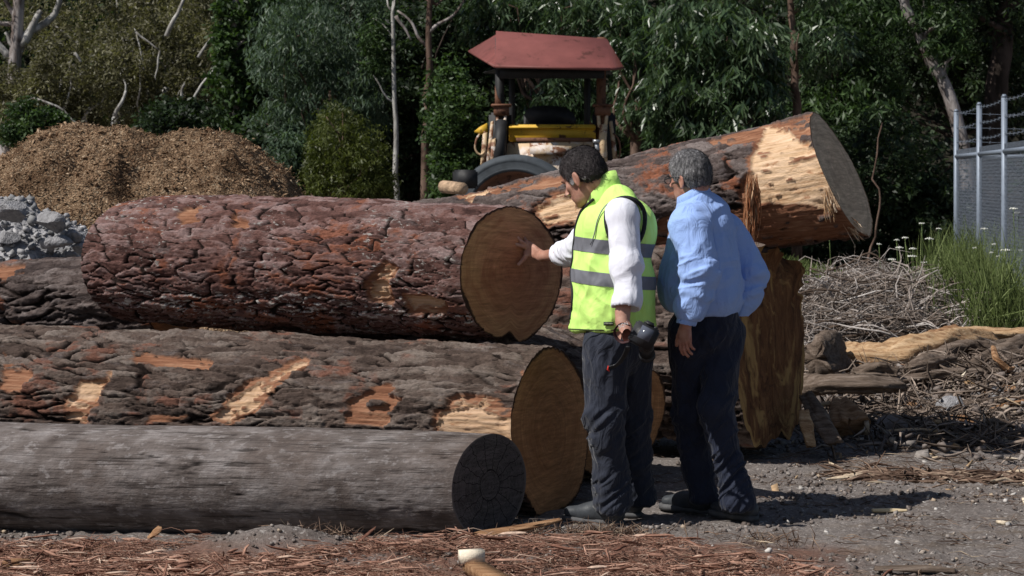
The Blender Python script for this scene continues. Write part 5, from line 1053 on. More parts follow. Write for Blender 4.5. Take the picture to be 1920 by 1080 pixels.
def hand(f, wrist, d, palm_n, size=1.0, thumb_side=1, curl=(.3, .3, .35, .4), spread=.10, thumb=(.8, .5), grip=0.0, fcurl=None, k=.006):
    """wrist point, direction of the fingers, palm normal (curls towards it); five fingers"""
    d = np.asarray(d, float); d /= np.linalg.norm(d); n = np.asarray(palm_n, float); n = n - n.dot(d) * d; n /= np.linalg.norm(n); sdv = np.cross(d, n) * thumb_side
    w = np.asarray(wrist, float); S = size; tips = []
    for o, l in ((.028, .085), (.009, .088), (-.010, .084), (-.028, .076)):
        f.cap(w + sdv * o * .6 * S + d * .012, w + (d * l + sdv * o) * S, .0135 * S, .0115 * S, .008, fl=(n, .85))
    f.cap(w + sdv * .02 * S + d * .02 * S, w + sdv * .033 * S + d * .04 * S + n * .008 * S, .014 * S, .014 * S, .01)
    for i, (o, l, L) in enumerate(((.028, .085, .072), (.009, .088, .080), (-.010, .084, .074), (-.028, .076, .058))):
        p = w + (d * l + sdv * o) * S; a = curl[i] if fcurl is None else fcurl[i]; dd = d + sdv * spread * (1.5 - i) * .9; dd /= np.linalg.norm(dd); r = (.0092, .0095, .009, .008)[i] * S
        ang = a * .6
        for j, fr in enumerate((.45, .30, .25)):
            v = dd * math.cos(ang) + n * math.sin(ang); q = p + v * L * fr * S; f.cap(p, q, r, r * .92, k * .6); p = q; r *= .92; ang += a * (1.1, .8, 0)[j]
        tips.append(p)
    p = w + sdv * .030 * S + d * .030 * S; v = sdv * math.sin(thumb[0]) + d * math.cos(thumb[0]) + n * thumb[1] * .6; v /= np.linalg.norm(v); r = .0115 * S
    for L, nb in ((.036, .25), (.030, .3), (.024, 0)):
        q = p + v * L * S; f.cap(p, q, r, r * .93, k); p = q; r *= .92; v = v + n * nb * thumb[1] + d * nb * .4; v /= np.linalg.norm(v)
    tips.append(p); return tips
def clip_mesh(o, planes):                      # keep the part on the inner side of each (point, outward normal)
    bm = bmesh.new(); bm.from_mesh(o.data)
    for p, n in planes:
        bmesh.ops.bisect_plane(bm, geom=bm.verts[:] + bm.edges[:] + bm.faces[:], plane_co=Vector(p), plane_no=Vector(n), clear_outer=True)
    bm.to_mesh(o.data); bm.free(); return o
def collar(name, c, axis, r0, r1, h, mat, parent, front, gap=.35, th=.005, lean=1.0, n=44, dip=.5):
    """standing collar: ring round axis, open towards front, lower at the throat"""
    c = np.asarray(c, float); ax = np.asarray(axis, float); ax /= np.linalg.norm(ax); f = np.asarray(front, float); f = f - f.dot(ax) * ax; f /= np.linalg.norm(f); s_ = np.cross(ax, f)
    a = np.linspace(gap, 2 * np.pi - gap, n); rows = []
    for r_off, sgn in ((0, 1), (-th, -1)):
        lv = (0, .35, .7, 1) if sgn > 0 else (1, .7, .35, 0)
        for t in lv:
            r = (r0 + (r1 - r0) * t) + r_off + .004 * math.sin(t * 3.1); H_ = h * (1 - dip * (.5 + .5 * np.cos(a)) ** 2)
            rows.append(c + (r * lean * np.cos(a))[:, None] * f + (r * np.sin(a))[:, None] * s_ + (H_ * t + .004 * np.sin(a * 3))[:, None] * ax)
    m_ = len(rows); V = np.concatenate(rows); F = [[i * n + k, i * n + k + 1, ((i + 1) % m_) * n + k + 1, ((i + 1) % m_) * n + k] for i in range(m_) for k in range(n - 1)]
    g = GB(); g.add(V, F); g.add(V[[i * n for i in range(m_)]], [[0, 1, 6, 7], [1, 2, 5, 6], [2, 3, 4, 5]]); g.add(V[[i * n + n - 1 for i in range(m_)]], [[0, 7, 6, 1], [1, 6, 5, 2], [2, 5, 4, 3]])
    o = g.build(name, mat, parent, True); bm = bmesh.new(); bm.from_mesh(o.data); bmesh.ops.remove_doubles(bm, verts=bm.verts, dist=1e-5); bmesh.ops.recalc_face_normals(bm, faces=bm.faces); bm.to_mesh(o.data); bm.free(); return o
def boot(f, heel, toe, ankle, w=.042, sole=.02):
    heel = np.asarray(heel, float); toe = np.asarray(toe, float); d = toe - heel; d /= np.linalg.norm(d); a = np.asarray(ankle, float)
    f.cap(heel + d * .03 + [0, 0, .035], heel + (toe - heel) * .62 + [0, 0, .034], .036, .042, .015); f.cap(heel + (toe - heel) * .6 + [0, 0, .036], toe - d * .035 + [0, 0, .030], .043, .033, .02, fl=([0, 0, 1.], .85))
    f.cap(heel + d * .045 + [0, 0, .05], a, .040, .046, .025); f.cap(heel + (toe - heel) * .5 + [0, 0, .05], a + d * .01, .036, .042, .03)
def boot_sole(name, heel, toe, mat, parent, w=.046, h=.024):
    heel = np.asarray(heel, float); toe = np.asarray(toe, float); D = toe - heel; L = np.linalg.norm(D[:2]) + .01; d = D / np.linalg.norm(D); s_ = np.array([-d[1], d[0], 0]); pts_ = []
    for t, q in ((-.0, .55), (.06, .8), (.25, .85), (.45, .75), (.65, 1.0), (.85, .95), (.96, .6), (1.0, .25)): pts_.append((t, q))
    P = [heel + d * L * t + s_ * w * q for t, q in pts_] + [heel + d * L * t - s_ * w * q for t, q in pts_[::-1]]; P = [p + [0, 0, -.004] for p in P]
    g = GB(); g.poly(P, [0, 0, h]); o = g.build(name, mat, parent, bevel=.003)
M_skinV = skin_mat('tanned_skin', (0.31, 0.15, 0.105), (0.42, 0.22, 0.165), (0.50, 0.29, 0.22)); M_skinB = skin_mat('ruddy_skin', (0.34, 0.15, 0.11), (0.44, 0.22, 0.165), (0.52, 0.29, 0.22))
M_hairV = hair_mat('dark_hair', [(.3, (0.010, 0.008, 0.008)), (.55, (0.028, 0.022, 0.023)), (.75, (0.065, 0.054, 0.056))]); M_temple = hair_mat('grey_temple_hair', [(.3, (0.10, 0.09, 0.09)), (.7, (0.34, 0.33, 0.34))])
M_hairB = hair_mat('grey_hair', [(.3, (0.03, 0.028, 0.03)), (.5, (0.13, 0.127, 0.134)), (.72, (0.40, 0.39, 0.40))])
M_vest = cloth_mat('fluorescent_yellow_cloth', (0.60, 0.92, 0.23), .04, .75, 0, .15, .45, 9); M_tape = cloth_mat('grey_reflective_tape', (0.17, 0.175, 0.20), .1, .45, 0, .1, .25, 9)
M_black = simple('black_trim', (0.012, 0.013, 0.016), .7, .2, 30, .1); M_white = cloth_mat('white_shirt_cloth', (0.74, 0.75, 0.84), .03, .85, .1, .1, .28, 12); M_blue = cloth_mat('blue_shirt_cloth', (0.30, 0.44, 0.80), .04, .85, .1, .1, .55, 13)
M_navy = cloth_mat('dark_navy_trousers_cloth', (0.020, 0.024, 0.038), .15, .8, .15, .3, .7, 16); M_navy2 = cloth_mat('dark_blue_denim_cloth', (0.016, 0.021, 0.040), .18, .8, .1, .3, .7, 18)
M_boot = simple('dusty_black_leather', (0.050, 0.055, 0.062), .45, .25, 25, .3); M_sole = simple('grey_rubber_sole', (0.085, 0.085, 0.088), .8, .2, 30, .3); M_eye = simple('shaded_eye', (0.10, 0.08, 0.07), .2, .05, 10, 0)
M_brow = simple('dark_brow_hair', (0.03, 0.022, 0.02), .7, .3, 60, .5); M_cam = simple('black_camera_plastic', (0.022, 0.023, 0.026), .4, .2, 40, .25); M_scr = simple('camera_screen_glass', (0.09, 0.10, 0.13), .12, .05, 10, 0)
M_vlabel = simple('dark_vest_label', (0.03, 0.04, 0.03), .7, .1, 30, 0); M_txt = simple('white_lettering', (0.75, 0.75, 0.75), .7, .05, 30, 0)
# ---------------------------------------------------------------- man in the yellow vest
YV = 9.25
def V_(px, py, dy=0.0): return W(px, py, YV + dy)
vm = empty('person', (V_(1150, 980)[0], YV + .05, 0)); tag(vm, 'man in a yellow reflective vest and white shirt touching the red-brown log', 'person')
H = Head(V_(1097, 334, .10), math.radians(146), math.radians(29), 0, 1.10)
pel = V_(1155, 622, .10); hipL = V_(1138, 640, .00); hipR = V_(1180, 640, .17); chest = V_(1160, 450, .12); ster = V_(1160, 400, .12); neck = V_(1128, 372, .11)
kneeL = V_(1134, 785, -.01); ankL = V_(1150, 930, .03); kneeR = V_(1186, 790, .22); ankR = V_(1195, 925, .26)
heelL = np.array([V_(1168, 985)[0], 9.27, 0.0]); toeL = np.array([V_(1060, 985)[0], 9.43, 0.0]); heelR = np.array([V_(1208, 985)[0], 9.50, 0.0]); toeR = heelR + [-.245, .10, 0]
shL = V_(1166, 398, -.06); elL = V_(1176, 500, -.13); wrL = V_(1167, 603, -.20)
shR = V_(1130, 400, .33); elR = V_(1085, 470, .50); wrR = W(1016, 481, 10.03)
body = SDF((-.1, 9.0, -.02), (.85, 10.25, 1.82), .0042)
H.skin(body); body.cap(H.p(-.035, 0, -.035), neck, .055, .060, .03); body.cap(neck, ster, .058, .075, .04)
body.chain([ster, chest, pel], [.085, .115, .12], .05); body.chain([hipL, kneeL, ankL, ankL - [0, 0, .03]], [.080, .042, .028, .028], .02); body.chain([hipR, kneeR, ankR, ankR - [0, 0, .03]], [.080, .042, .028, .028], .02)
body.chain([ster, shL], [.08, .055], .03); body.chain([ster, shR], [.08, .055], .03); body.chain([shL, elL, wrL], [.050, .040, .029], .015); body.chain([shR, elR, wrR], [.050, .040, .027], .015)
body.cap(V_(1167, 585, -.19), wrL, .034, .029, .015)
# right hand spread on the sawn face, left hand round the camera
tp = hand(body, wrR, W(990, 470, 10.09) - wrR, np.array([-.35, 1.0, 0.0]), 1.0, 1, fcurl=(.12, .10, .08, .10), spread=.34, thumb=(1.35, .25)) if False else None
d1 = W(990, 468, 10.10) - wrR
palm = wrR + d1
for o in (-.012, 0.004, .018): body.cap(wrR + [0, 0, o * .8], palm + [o * .8, .0, o * 1.3], .016, .014, .012)
for base, tip, r in (((-.006, 0, .020), (969, 444, 10.085), .0100), ((.012, .006, .018), (983, 446, 10.12), .0100), ((.018, .012, .010), (992, 452, 10.16), .0095), ((-.014, 0, .012), (962, 456, 10.07), .0095)):
    b0 = palm + base; t_ = W(*tip); mid = (b0 + t_) / 2 + np.array([-.004, -.008, 0]); body.chain([b0, mid, t_], [r * 1.12, r, r * .8], .004)
b0 = palm + [-.004, -.006, -.022]; t_ = W(972, 496, 10.02); body.chain([wrR + d1 * .35 + [0, 0, -.010], b0, (b0 + t_) / 2 + [.003, -.004, -.002], t_], [.016, .0135, .011, .0085], .005)
camp = V_(1203, 628, -.285)                                      # camera body centre
fd = V_(1180, 640, -.25) - wrL
body.cap(wrL, wrL + fd * .55, .028, .026, .012); body.cap(wrL + fd * .3 + [.012, .0, 0], V_(1176, 632, -.24), .024, .024, .012)
for (a, b, c_) in (((1172, 618), (1184, 616), (1196, 617)), ((1170, 630), (1184, 634), (1197, 632)), ((1167, 638), (1178, 650), (1194, 648)), ((1165, 644), (1172, 658), (1188, 660))):
    body.chain([V_(*a, -.27), V_(*b, -.325), V_(*c_, -.318)], [.0105, .0100, .0085], .004)
body.chain([V_(1160, 625, -.25), V_(1163, 650, -.27), V_(1176, 664, -.27)], [.012, .011, .009], .005)
part(body, 'body', M_skinV, vm, rel=1)
H.features(vm, M_eye, M_brow)
# hair: dark cap, thin on the crown, grey over the ear
hr = SDF(H.c - .17, H.c + .19, .0032); hr.ell(H.p(-.006, 0, .052), np.array([.100, .080, .087]) * H.s, H.R, .01); hr.ell(H.p(-.040, 0, .010), np.array([.068, .076, .070]) * H.s, H.R, .02)
for sg in (1, -1): hr.ell(H.p(.028, sg * .068, .020), np.array([.020, .010, .030]) * H.s, H.R, .012)
hr.plane(H.p(.072, 0, .05), H.R @ np.array([1, 0, -.55])); hr.plane(H.p(-.02, 0, -.040), H.R @ np.array([.28, 0, -1]))
for sg in (1, -1): hr.ell(H.p(.010, sg * .088, -.018), np.array([.032, .022, .040]) * H.s, H.R, .008, 'sub'); hr.ell(H.p(.085, sg * .055, -.012), np.array([.045, .05, .045]) * H.s, H.R, .01, 'sub')
hr.ell(H.p(-.022, 0, .150), np.array([.042, .036, .022]) * H.s, H.R, .012, 'sub')
V, F = hr.mesh(); V = relax(V, F, 1); N = normals(V, F); V = V + N * (.0028 * fbm(V[:, 0] * 160, V[:, 1] * 160, V[:, 2] * 70, 3, 3))[:, None]; V, F = hair_tufts(V, normals(V, F), F, 5200, .016, .0009, H.R @ np.array([-.6, 0, -.8]), 5); link('hair', mesh('hair', V, F, M_hairV), vm)
for sg in (1, -1):
    hr = SDF(H.p(.02, sg * .07, 0) - .06, H.p(.02, sg * .07, 0) + .06, .003); hr.ell(H.p(.026, sg * .0715, .012), np.array([.015, .0045, .034]) * H.s, H.R, .0); hr.ell(H.p(-.035, sg * .0655, -.006), np.array([.018, .0065, .022]) * H.s, H.R, .01); part(hr, 'temple_hair', M_temple, vm, 'grey hair in front of and behind the ear')
# trousers
tr = SDF((.2, 9.05, .0), (.8, 9.8, 1.02), .006)
tr.chain([V_(1150, 585, .09), V_(1156, 650, .09)], [.145, .13], .03, fl=([0, 1, 0], 1.0)); tr.chain([hipL + [-.0, 0, -.02], kneeL, V_(1146, 880, .02), V_(1150, 945, .03)], [.108, .083, .074, .082], .03); tr.chain([hipR + [0, 0, -.02], kneeR, V_(1193, 880, .24), V_(1198, 940, .27)], [.108, .083, .072, .078], .02)
tr.plane((0, 0, .060), (0, 0, -1))
part(tr, 'trousers', M_navy, vm, rel=1, fold=[(hipL, kneeL, .16, .011, 5, 14, 3, -.3, 1.0), (kneeL, ankL, .14, .016, 17, 6, 4, -.15, .35), (kneeL, ankL, .14, .007, 7, 16, 14, .2, .9), (kneeL, ankL, .14, .016, 24, 6, 5, .7, 1.2), (hipR, kneeR, .16, .010, 6, 14, 6, .0, 1.0), (kneeR, ankR, .14, .013, 18, 6, 7, -.1, 1.2)])
for heel, toe, ank in ((heelL, toeL, ankL), (heelR, toeR, ankR)):
    bt = SDF(np.minimum(heel, toe) - [.08, .08, .005], np.maximum(heel, toe) + [.08, .08, .2], .005); boot(bt, heel + [0, 0, .008], toe + [0, 0, .008], ank - [0, 0, .02]); bt.plane(heel + [0, 0, .012], (0, 0, -1))
    part(bt, 'boot', M_boot, vm); boot_sole('sole', heel, toe, M_sole, [o for o in vm.children if o.name.startswith('boot')][-1])
# shirt: torso + sleeves
sh = SDF((-.05, 9.0, .95), (.8, 10.1, 1.68), .0055)
sh.chain([ster + [0, 0, -.02], chest, pel], [.115, .135, .14], .05)
sh.chain([ster + [0, -.02, -.02], shL + [0, 0, -.01], elL, V_(1178, 560, -.17), V_(1173, 583, -.19)], [.085, .074, .064, .057, .059], .03); sh.cap(V_(1174, 566, -.18), V_(1171, 587, -.195), .066, .064, .003)
sh.chain([ster + [0, .08, -.01], shR, elR, W(1052, 476, 9.93)], [.09, .075, .064, .056], .03); sh.cap(W(1052, 477, 9.93), W(1044, 477, 9.95), .053, .051, .003)
sh.cap(V_(1171, 594, -.20), V_(1168, 620, -.21), .075, .075, 0, 'sub'); sh.cap(W(1032, 479, 9.98), W(1015, 480, 10.03), .060, .060, 0, 'sub')
part(sh, 'shirt', M_white, vm, rel=1, fold=[(shL, elL, .11, .006, 2.5, 12, 11, .1, 1.1), (elL, wrL, .10, .008, 11, 5, 12, -.2, .25), (elL, wrL, .10, .006, 3, 20, 16, .2, .75), (shR, elR, .1, .009, 12, 9, 13, .5, 1.1), (elR, wrR, .1, .010, 14, 9, 15, -.1, .6)])
# vest: shell with arm holes, standing collar, tapes, black trim
vs = SDF((.12, 9.0, .90), (.90, 9.95, 1.70), .005)
vs.cap(V_(1150, 440, .12), V_(1150, 520, .12), .168, .180, .05, fl=([0, 1, 0], 1.12)); vs.cap(V_(1150, 520, .12), V_(1150, 640, .11), .180, .195, .03, fl=([0, 1, 0], 1.08))
vs.ell(V_(1140, 425, .12), (.120, .20, .13), None, .05); vs.ell(V_(1188, 430, .13), (.10, .19, .14), None, .06)
vs.chain([V_(1140, 378, .11), V_(1160, 380, .04), V_(1176, 390, -.045)], [.085, .075, .060], .04); vs.chain([V_(1146, 378, .12), V_(1140, 390, .28)], [.085, .06], .04)
vs.plane(V_(1150, 617, 0), (0.03, 0, -1)); vs.cap(V_(1110, 330, .10), V_(1128, 372, .11), .070, .058, .004, 'sub')
vs.cap(V_(1170, 404, -.40), V_(1171, 404, -.075), .084, .084, .004, 'sub'); vs.cap(V_(1172, 440, -.40), V_(1172, 440, -.085), .082, .082, .004, 'sub'); vs.cap(V_(1128, 400, .60), V_(1130, 410, .33), .085, .085, .004, 'sub')
vf = [(V_(1150, 400, .1), V_(1150, 620, .1), .3, .013, 4, 6, 21, .0, 1.0), (V_(1080, 560, 0), V_(1170, 590, 0), .2, .013, 6, 10, 22, 0, 1), (V_(1110, 460, 0), V_(1150, 600, 0), .14, .007, 5, 16, 23, 0, 1)]
vo = part(vs, 'vest', M_vest, vm, rel=2, fold=vf)
n_ = np.empty(len(vo.data.vertices) * 3, np.float32); vo.data.vertices.foreach_get('co', n_); VC = n_.reshape(-1, 3).astype(float)
collar('vest_collar', V_(1136, 388, .11), (-.22, 0, 1.0), .100, .083, .158, M_vest, vm, (-1, .25, 0), .45, .009, dip=.45)
def hug(P, off=.004, up=.06):                   # drop points onto the vest's camera side
    out = []
    for p in P:
        d = np.hypot(VC[:, 0] - p[0], VC[:, 2] - p[2]); k = np.where(d < .012)[0]
        if len(k) == 0: k = np.argsort(d)[:6]
        out.append([p[0], VC[k, 1].min() - off, p[2]])
    out = np.array(out); y = out[:, 1].copy()
    for _ in range(3): y[1:-1] = (y[:-2] + y[1:-1] + y[2:]) / 3
    out[:, 1] = y; return out
for k_, (za, zb) in enumerate(((442, 468), (503, 528))):
    me = vo.data.copy(); t_ = link('reflective_tape', me, vm); me.materials.clear(); me.materials.append(M_tape); t_.matrix_parent_inverse = vo.matrix_parent_inverse
    n_ = np.empty(len(me.vertices) * 3, np.float32); me.vertices.foreach_get('normal', n_); c_ = np.empty_like(n_); me.vertices.foreach_get('co', c_); me.vertices.foreach_set('co', c_ + n_ * .0028); me.update()
    tl = np.array([.10, 0, 1.]); clip_mesh(t_, [(V_(1100, za + 4), tl), (V_(1100, zb + 4), -tl)])
rows_ = []
for yy in np.arange(396, 606, 6):               # front edge: the vest's own outline towards the log
    z_ = V_(0, yy)[2]; k = np.where(np.abs(VC[:, 2] - z_) < .012)[0]; q = VC[k[np.argmin(VC[k, 0])]]; rows_.append([q[0] + .002, q[1] - .012, z_])
rows_ = np.array(rows_); rows_[1:-1] = (rows_[:-2] + rows_[1:-1] + rows_[2:]) / 3
g = GB(); g.tube(np.concatenate([[V_(1112, 374, .02)], rows_]), .0085, 8, flat=.8); g.build('zip_edge', M_black, vm, True)
g = GB(); g.tube(hug(smooth_path([V_(1106, 458), V_(1113, 440), V_(1120, 410), V_(1134, 386), V_(1156, 372)], 16), .001), .0028, 6); g.build('piping', M_tape, vo, True)
a = np.linspace(-.30, 1.28, 34) * math.pi; ring_ = [V_(1171 + 37 * math.cos(q), 408 - (38 * math.sin(q) if math.sin(q) > 0 else 60 * math.sin(q))) for q in a]
g = GB(); g.tube(hug(ring_, .009), .010, 8); g.build('armhole_trim', M_black, vm, True)
g = GB(); g.tube([V_(1067, 617, -.08), V_(1110, 619, -.095), V_(1150, 619, -.10), V_(1190, 617, -.09)], .003, 6); g.build('hem', M_black, vm, True)
lb = V_(1141, 607, -.108); g = GB(); g.box(lb, (.046, .004, .017)); lo_ = g.build('vest_label', M_vlabel, vm)
g = GB()
for i_ in range(6): g.box(lb + [-.016 + i_ * .0064, -.003, 0], (.0036, .002, .007))
g.build('label_lettering', simple('grey_lettering', (.3, .32, .25), .7, .1, 20, 0), lo_)
# camera with strap
cr = empty('camera_in_hand', camp.tolist()); tag(cr, 'black camera with a lettered wrist strap held by the man in the vest', 'camera')
Rc = rotz(-.25) @ roty(.45) @ rotx(-.2)
def cl(x, y, z): return camp + Rc @ np.array([x, y, z])
g = GB(); g.box(cl(.012, -.01, 0), (.115, .055, .105), Rc); g.box(cl(.012, -.012, .058), (.05, .045, .024), Rc); g.build('camera_body', M_cam, cr, bevel=.008)
g = GB(); g.box(cl(.018, -.0365, .012), (.062, .003, .060), Rc); g.build('screen', M_scr, cr, bevel=.001)
g = GB(); g.tube([cl(.03, .01, -.02), cl(.05, .075, -.06)], [.036, .034], 20); g.tube([cl(.05, .075, -.06), cl(.055, .095, -.07)], [.037, .037], 20); g.build('lens', M_cam, cr, True)
g = GB(); g.tube([cl(.045, -.02, .05), cl(.045, -.02, .06)], .010, 12); g.build('dial', M_cam, cr)
g = GB(); g.tube(smooth_path([V_(1182, 611, -.33), V_(1166, 606, -.325), V_(1153, 618, -.30), V_(1155, 632, -.29), V_(1166, 642, -.30), V_(1180, 640, -.33)], 24), .0085, 8, flat=.35); stp = g.build('wrist_strap', simple('maroon_black_strap', (.035, .012, .014), .7, .3, 20, .1), cr, True)
try:
    cu = bpy.data.curves.new('lettering', 'FONT'); cu.body = 'SON'; cu.size = .022; cu.extrude = .001; cu.align_x = 'CENTER'
    to = bpy.data.objects.new('tmp_text', cu); COL.objects.link(to); dg = bpy.context.evaluated_depsgraph_get(); me = bpy.data.meshes.new_from_object(to.evaluated_get(dg)); bpy.data.objects.remove(to)
    me.transform(Matrix.Translation(V_(1170, 612, -.338)) @ Matrix.Rotation(-.45, 4, 'Y') @ Matrix.Rotation(math.radians(90), 4, 'X')); me.materials.clear(); me.materials.append(M_txt); link('lettering', me, stp)
except Exception as ex_: print('text', ex_)
g = GB(); g.tube(smooth_path([V_(1178, 650, -.28), V_(1170, 668, -.2), V_(1157, 684, -.16), V_(1142, 690, -.155)], 14), .013, 8, flat=.35); g.build('strap_tail', M_cam, cr, True)
g = GB(); g.tube([V_(1141, 686, -.158), V_(1139, 693, -.158), V_(1143, 696, -.158)], .004, 6); g.build('red_stitching', simple('red_thread', (.5, .03, .02), .7, .1, 20, 0), cr, True)
# ---------------------------------------------------------------- man in the blue shirt
YB = 9.43
def B_(px, py, dy=0.0): return W(px, py, YB + dy)
bmn = empty('person', (B_(1350, 980)[0], YB, 0)); tag(bmn, 'grey-haired man in a blue shirt and dark trousers, hand on hip, watching', 'person')
HB = Head(B_(1294, 336, .05), math.radians(140), math.radians(6), math.radians(-4), 1.0)
pel = B_(1325, 600, .08); hipL = B_(1296, 620, .06); hipR = B_(1352, 620, .10); chest = B_(1318, 460, .08); ster = B_(1325, 405, .07); neck = B_(1305, 378, .05)
kneeL = B_(1294, 780, .16); ankL = B_(1318, 930, .18); kneeR = B_(1343, 770, -.02); ankR = B_(1382, 925, -.06)
heelL = np.array([B_(1343, 985)[0], 9.62, 0.0]); toeL = heelL + [-.235, .13, 0]; heelR = np.array([B_(1415, 985)[0], 9.38, 0.0]); toeR = heelR + [-.19, .20, 0]
shL = B_(1290, 415, -.09); elL = B_(1312, 515, -.16); wrL = B_(1286, 607, -.16); shR = B_(1362, 430, .20); elR = B_(1412, 512, .18); wrR = B_(1385, 578, .16)
body = SDF((.6, 9.0, -.02), (1.35, 9.95, 1.82), .0045)
HB.skin(body); body.cap(HB.p(-.035, 0, -.035), neck, .056, .060, .03); body.cap(neck, ster, .056, .07, .03); body.chain([ster + [0, 0, -.05], chest, pel], [.08, .11, .12], .05)
body.chain([hipL, kneeL, ankL, ankL - [0, 0, .03]], [.07, .036, .026, .028], .02); body.chain([hipR, kneeR, ankR, ankR - [0, 0, .03]], [.07, .036, .026, .028], .02)
body.chain([ster + [0, 0, -.03], shL, elL, wrL], [.06, .045, .04, .028], .02); body.chain([ster + [0, 0, -.03], shR, elR, wrR], [.06, .045, .04, .028], .02)
hand(body, wrL, np.array([.0, -.04, -1.]) + np.array([-.05, 0, 0]), np.array([.5, .5, 0]), 1.0, -1, curl=(.35, .4, .45, .5), spread=.05, thumb=(.55, .4))
hand(body, wrR, np.array([-.7, -.1, -.5]), np.array([-.4, .2, -.6]), .95, 1, curl=(.5, .5, .5, .5), spread=.05)
part(body, 'body', M_skinB, bmn); HB.features(bmn, M_eye, M_brow)
hr = SDF(HB.c - .17, HB.c + .17, .0032); hr.ell(HB.p(-.006, 0, .052), np.array([.104, .083, .091]), HB.R, .01); hr.ell(HB.p(-.038, 0, .012), np.array([.074, .079, .075]), HB.R, .02)
for sg in (1, -1): hr.ell(HB.p(.026, sg * .070, .022), np.array([.020, .011, .030]), HB.R, .012)
hr.plane(HB.p(.076, 0, .05), HB.R @ np.array([1, 0, -.45])); hr.plane(HB.p(-.02, 0, -.050), HB.R @ np.array([.22, 0, -1]))
for sg in (1, -1): hr.ell(HB.p(.010, sg * .090, -.018), np.array([.030, .022, .040]), HB.R, .008, 'sub'); hr.ell(HB.p(.085, sg * .055, -.012), np.array([.045, .05, .045]), HB.R, .01, 'sub')
V, F = hr.mesh(); V = relax(V, F, 1); N = normals(V, F); V = V + N * (.0035 * fbm(V[:, 0] * 120, V[:, 1] * 120, V[:, 2] * 60, 3, 3) + .003 * fbm(V[:, 0] * 40, V[:, 1] * 40, V[:, 2] * 30, 7, 2))[:, None]; V, F = hair_tufts(V, normals(V, F), F, 5200, .016, .0009, HB.R @ np.array([-.6, 0, -.8]), 5); link('hair', mesh('hair', V, F, M_hairB), bmn)
gl = GB()
for sg in (1, -1): gl.tube([HB.p(-.005, sg * .079, .012), HB.p(.05, sg * .077, .018), HB.p(.100, sg * .068, .014)], .0028, 6)
for sg in (1, -1):
    a = np.linspace(0, 2 * np.pi, 17); gl.tube([HB.p(.106, sg * .034 + .026 * math.cos(q), .008 + .018 * math.sin(q)) for q in a], .002, 5, cap=False)
gl.tube([HB.p(.110, .010, .012), HB.p(.110, -.010, .012)], .002, 5); go = gl.build('glasses', M_black, None, True); tag(go, 'thin dark-framed glasses worn by the man in the blue shirt', 'glasses')
tr = SDF((.7, 9.0, .0), (1.35, 9.9, 1.12), .006)
tr.chain([B_(1326, 560, .07), B_(1326, 620, .08)], [.150, .143], .03); tr.chain([hipL, kneeL, B_(1308, 880, .18), B_(1320, 945, .18)], [.108, .078, .066, .070], .03); tr.chain([hipR + [.012, 0, 0], kneeR, B_(1368, 870, -.02), B_(1383, 940, -.05)], [.100, .072, .062, .072], .02)
tr.plane((0, 0, .055), (0, 0, -1)); tr.plane(B_(1320, 552), (.0, 0, 1.0))
part(tr, 'trousers', M_navy2, bmn, fold=[(hipL, kneeL, .16, .009, 6, 14, 33, -.1, 1.0), (kneeL, ankL, .14, .012, 16, 6, 34, -.1, 1.2), (hipR, kneeR, .16, .010, 6, 14, 36, -.1, 1.0), (kneeR, ankR, .14, .016, 16, 6, 37, -.2, .5), (kneeR, ankR, .14, .017, 24, 6, 38, .55, 1.2)])
for heel, toe, ank in ((heelL, toeL, ankL), (heelR, toeR, ankR)):
    bt = SDF(np.minimum(heel, toe) - [.08, .08, .005], np.maximum(heel, toe) + [.08, .08, .2], .005); boot(bt, heel + [0, 0, .008], toe + [0, 0, .008], ank - [0, 0, .02]); bt.plane(heel + [0, 0, .012], (0, 0, -1))
    part(bt, 'shoe', M_boot, bmn); boot_sole('sole', heel, toe, M_sole, [o for o in bmn.children if o.name.startswith('shoe')][-1], h=.03)
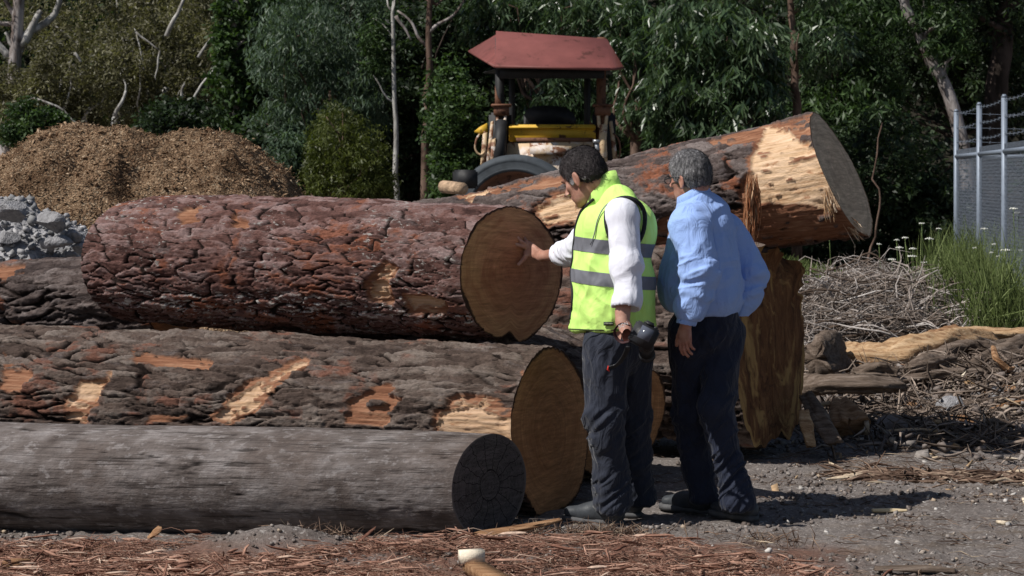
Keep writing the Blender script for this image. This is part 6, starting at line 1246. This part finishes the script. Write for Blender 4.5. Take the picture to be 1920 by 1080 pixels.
# belt
g = GB(); a = np.linspace(0, 2 * np.pi, 30); g.tube([B_(1327, 568, .075) + [.148 * math.cos(q), .148 * math.sin(q), 0] for q in a], .014, 6, flat=.5, cap=False); g.build('belt', M_black, bmn, True)
sh = SDF((.55, 9.0, .95), (1.4, 9.95, 1.62), .005)
sh.chain([B_(1322, 415, .08), B_(1318, 470, .08), B_(1316, 530, .07), B_(1322, 562, .07)], [.11, .142, .165, .160], .05); sh.cap(B_(1290, 520, .06), B_(1283, 545, .06), .115, .11, .06)
sh.cap(B_(1318, 402, .05), shL, .085, .078, .04); sh.cap(B_(1330, 402, .09), shR, .075, .070, .05); sh.cap(B_(1308, 378, .05), B_(1320, 410, .07), .070, .10, .05); sh.cap(B_(1294, 350, .05), B_(1303, 384, .05), .062, .056, .004, 'sub')
sh.plane(B_(1320, 586, 0), (-.06, 0, -1))
sh.chain([shL, elL, B_(1294, 580, -.16), B_(1290, 592, -.16)], [.075, .062, .056, .050], .025); sh.cap(B_(1292, 585, -.16), B_(1286, 606, -.16), .047, .043, .003)
sh.chain([shR, elR + [.002, 0, 0], B_(1400, 552, .17), B_(1391, 572, .16)], [.070, .054, .052, .050], .025); sh.cap(B_(1392, 570, .16), B_(1383, 588, .155), .050, .048, .003)
sh.cap(B_(1285, 616, -.16), B_(1284, 640, -.16), .055, .055, 0, 'sub')
part(sh, 'shirt', M_blue, bmn, fold=[(shL, elL, .11, .012, 4, 9, 51, .0, 1.0), (elL, wrL, .10, .014, 15, 7, 52, -.25, .4), (elL, wrL, .10, .009, 8, 12, 62, .4, .85), (shR, elR, .11, .014, 6, 7, 53, .2, 1.1), (elR, wrR, .1, .013, 15, 8, 54, -.1, .9), (B_(1330, 400, .05), B_(1320, 580, .05), .3, .017, 3.2, 5, 55, .1, 1.0), (B_(1400, 440, .1), B_(1250, 540, .0), .22, .010, 3, 9, 56, 0, 1)])
collar('collar', B_(1307, 392, .055), (-.28, .0, 1.0), .094, .078, .105, M_blue, bmn, (-1, .5, 0), .3, .007, dip=.35)
collar('collar_fold', B_(1308, 396, .055), (-.28, .0, 1.0), .108, .088, .078, M_blue, bmn, (-1, .5, 0), .42, .005, dip=.35)
co = SDF(B_(1294, 600, -.16) - .1, B_(1294, 600, -.16) + .1, .004); co.cap(B_(1291, 588, -.16), B_(1286, 609, -.16), .052, .047, .003); co.cap(B_(1290, 580, -.16), B_(1285, 625, -.16), .046, .040, .003, 'sub'); co.plane(B_(1286, 609, -.16), (-.2, 0, -1)); co.plane(B_(1291, 587, -.16), (.2, 0, 1)); part(co, 'cuff', M_blue, bmn)
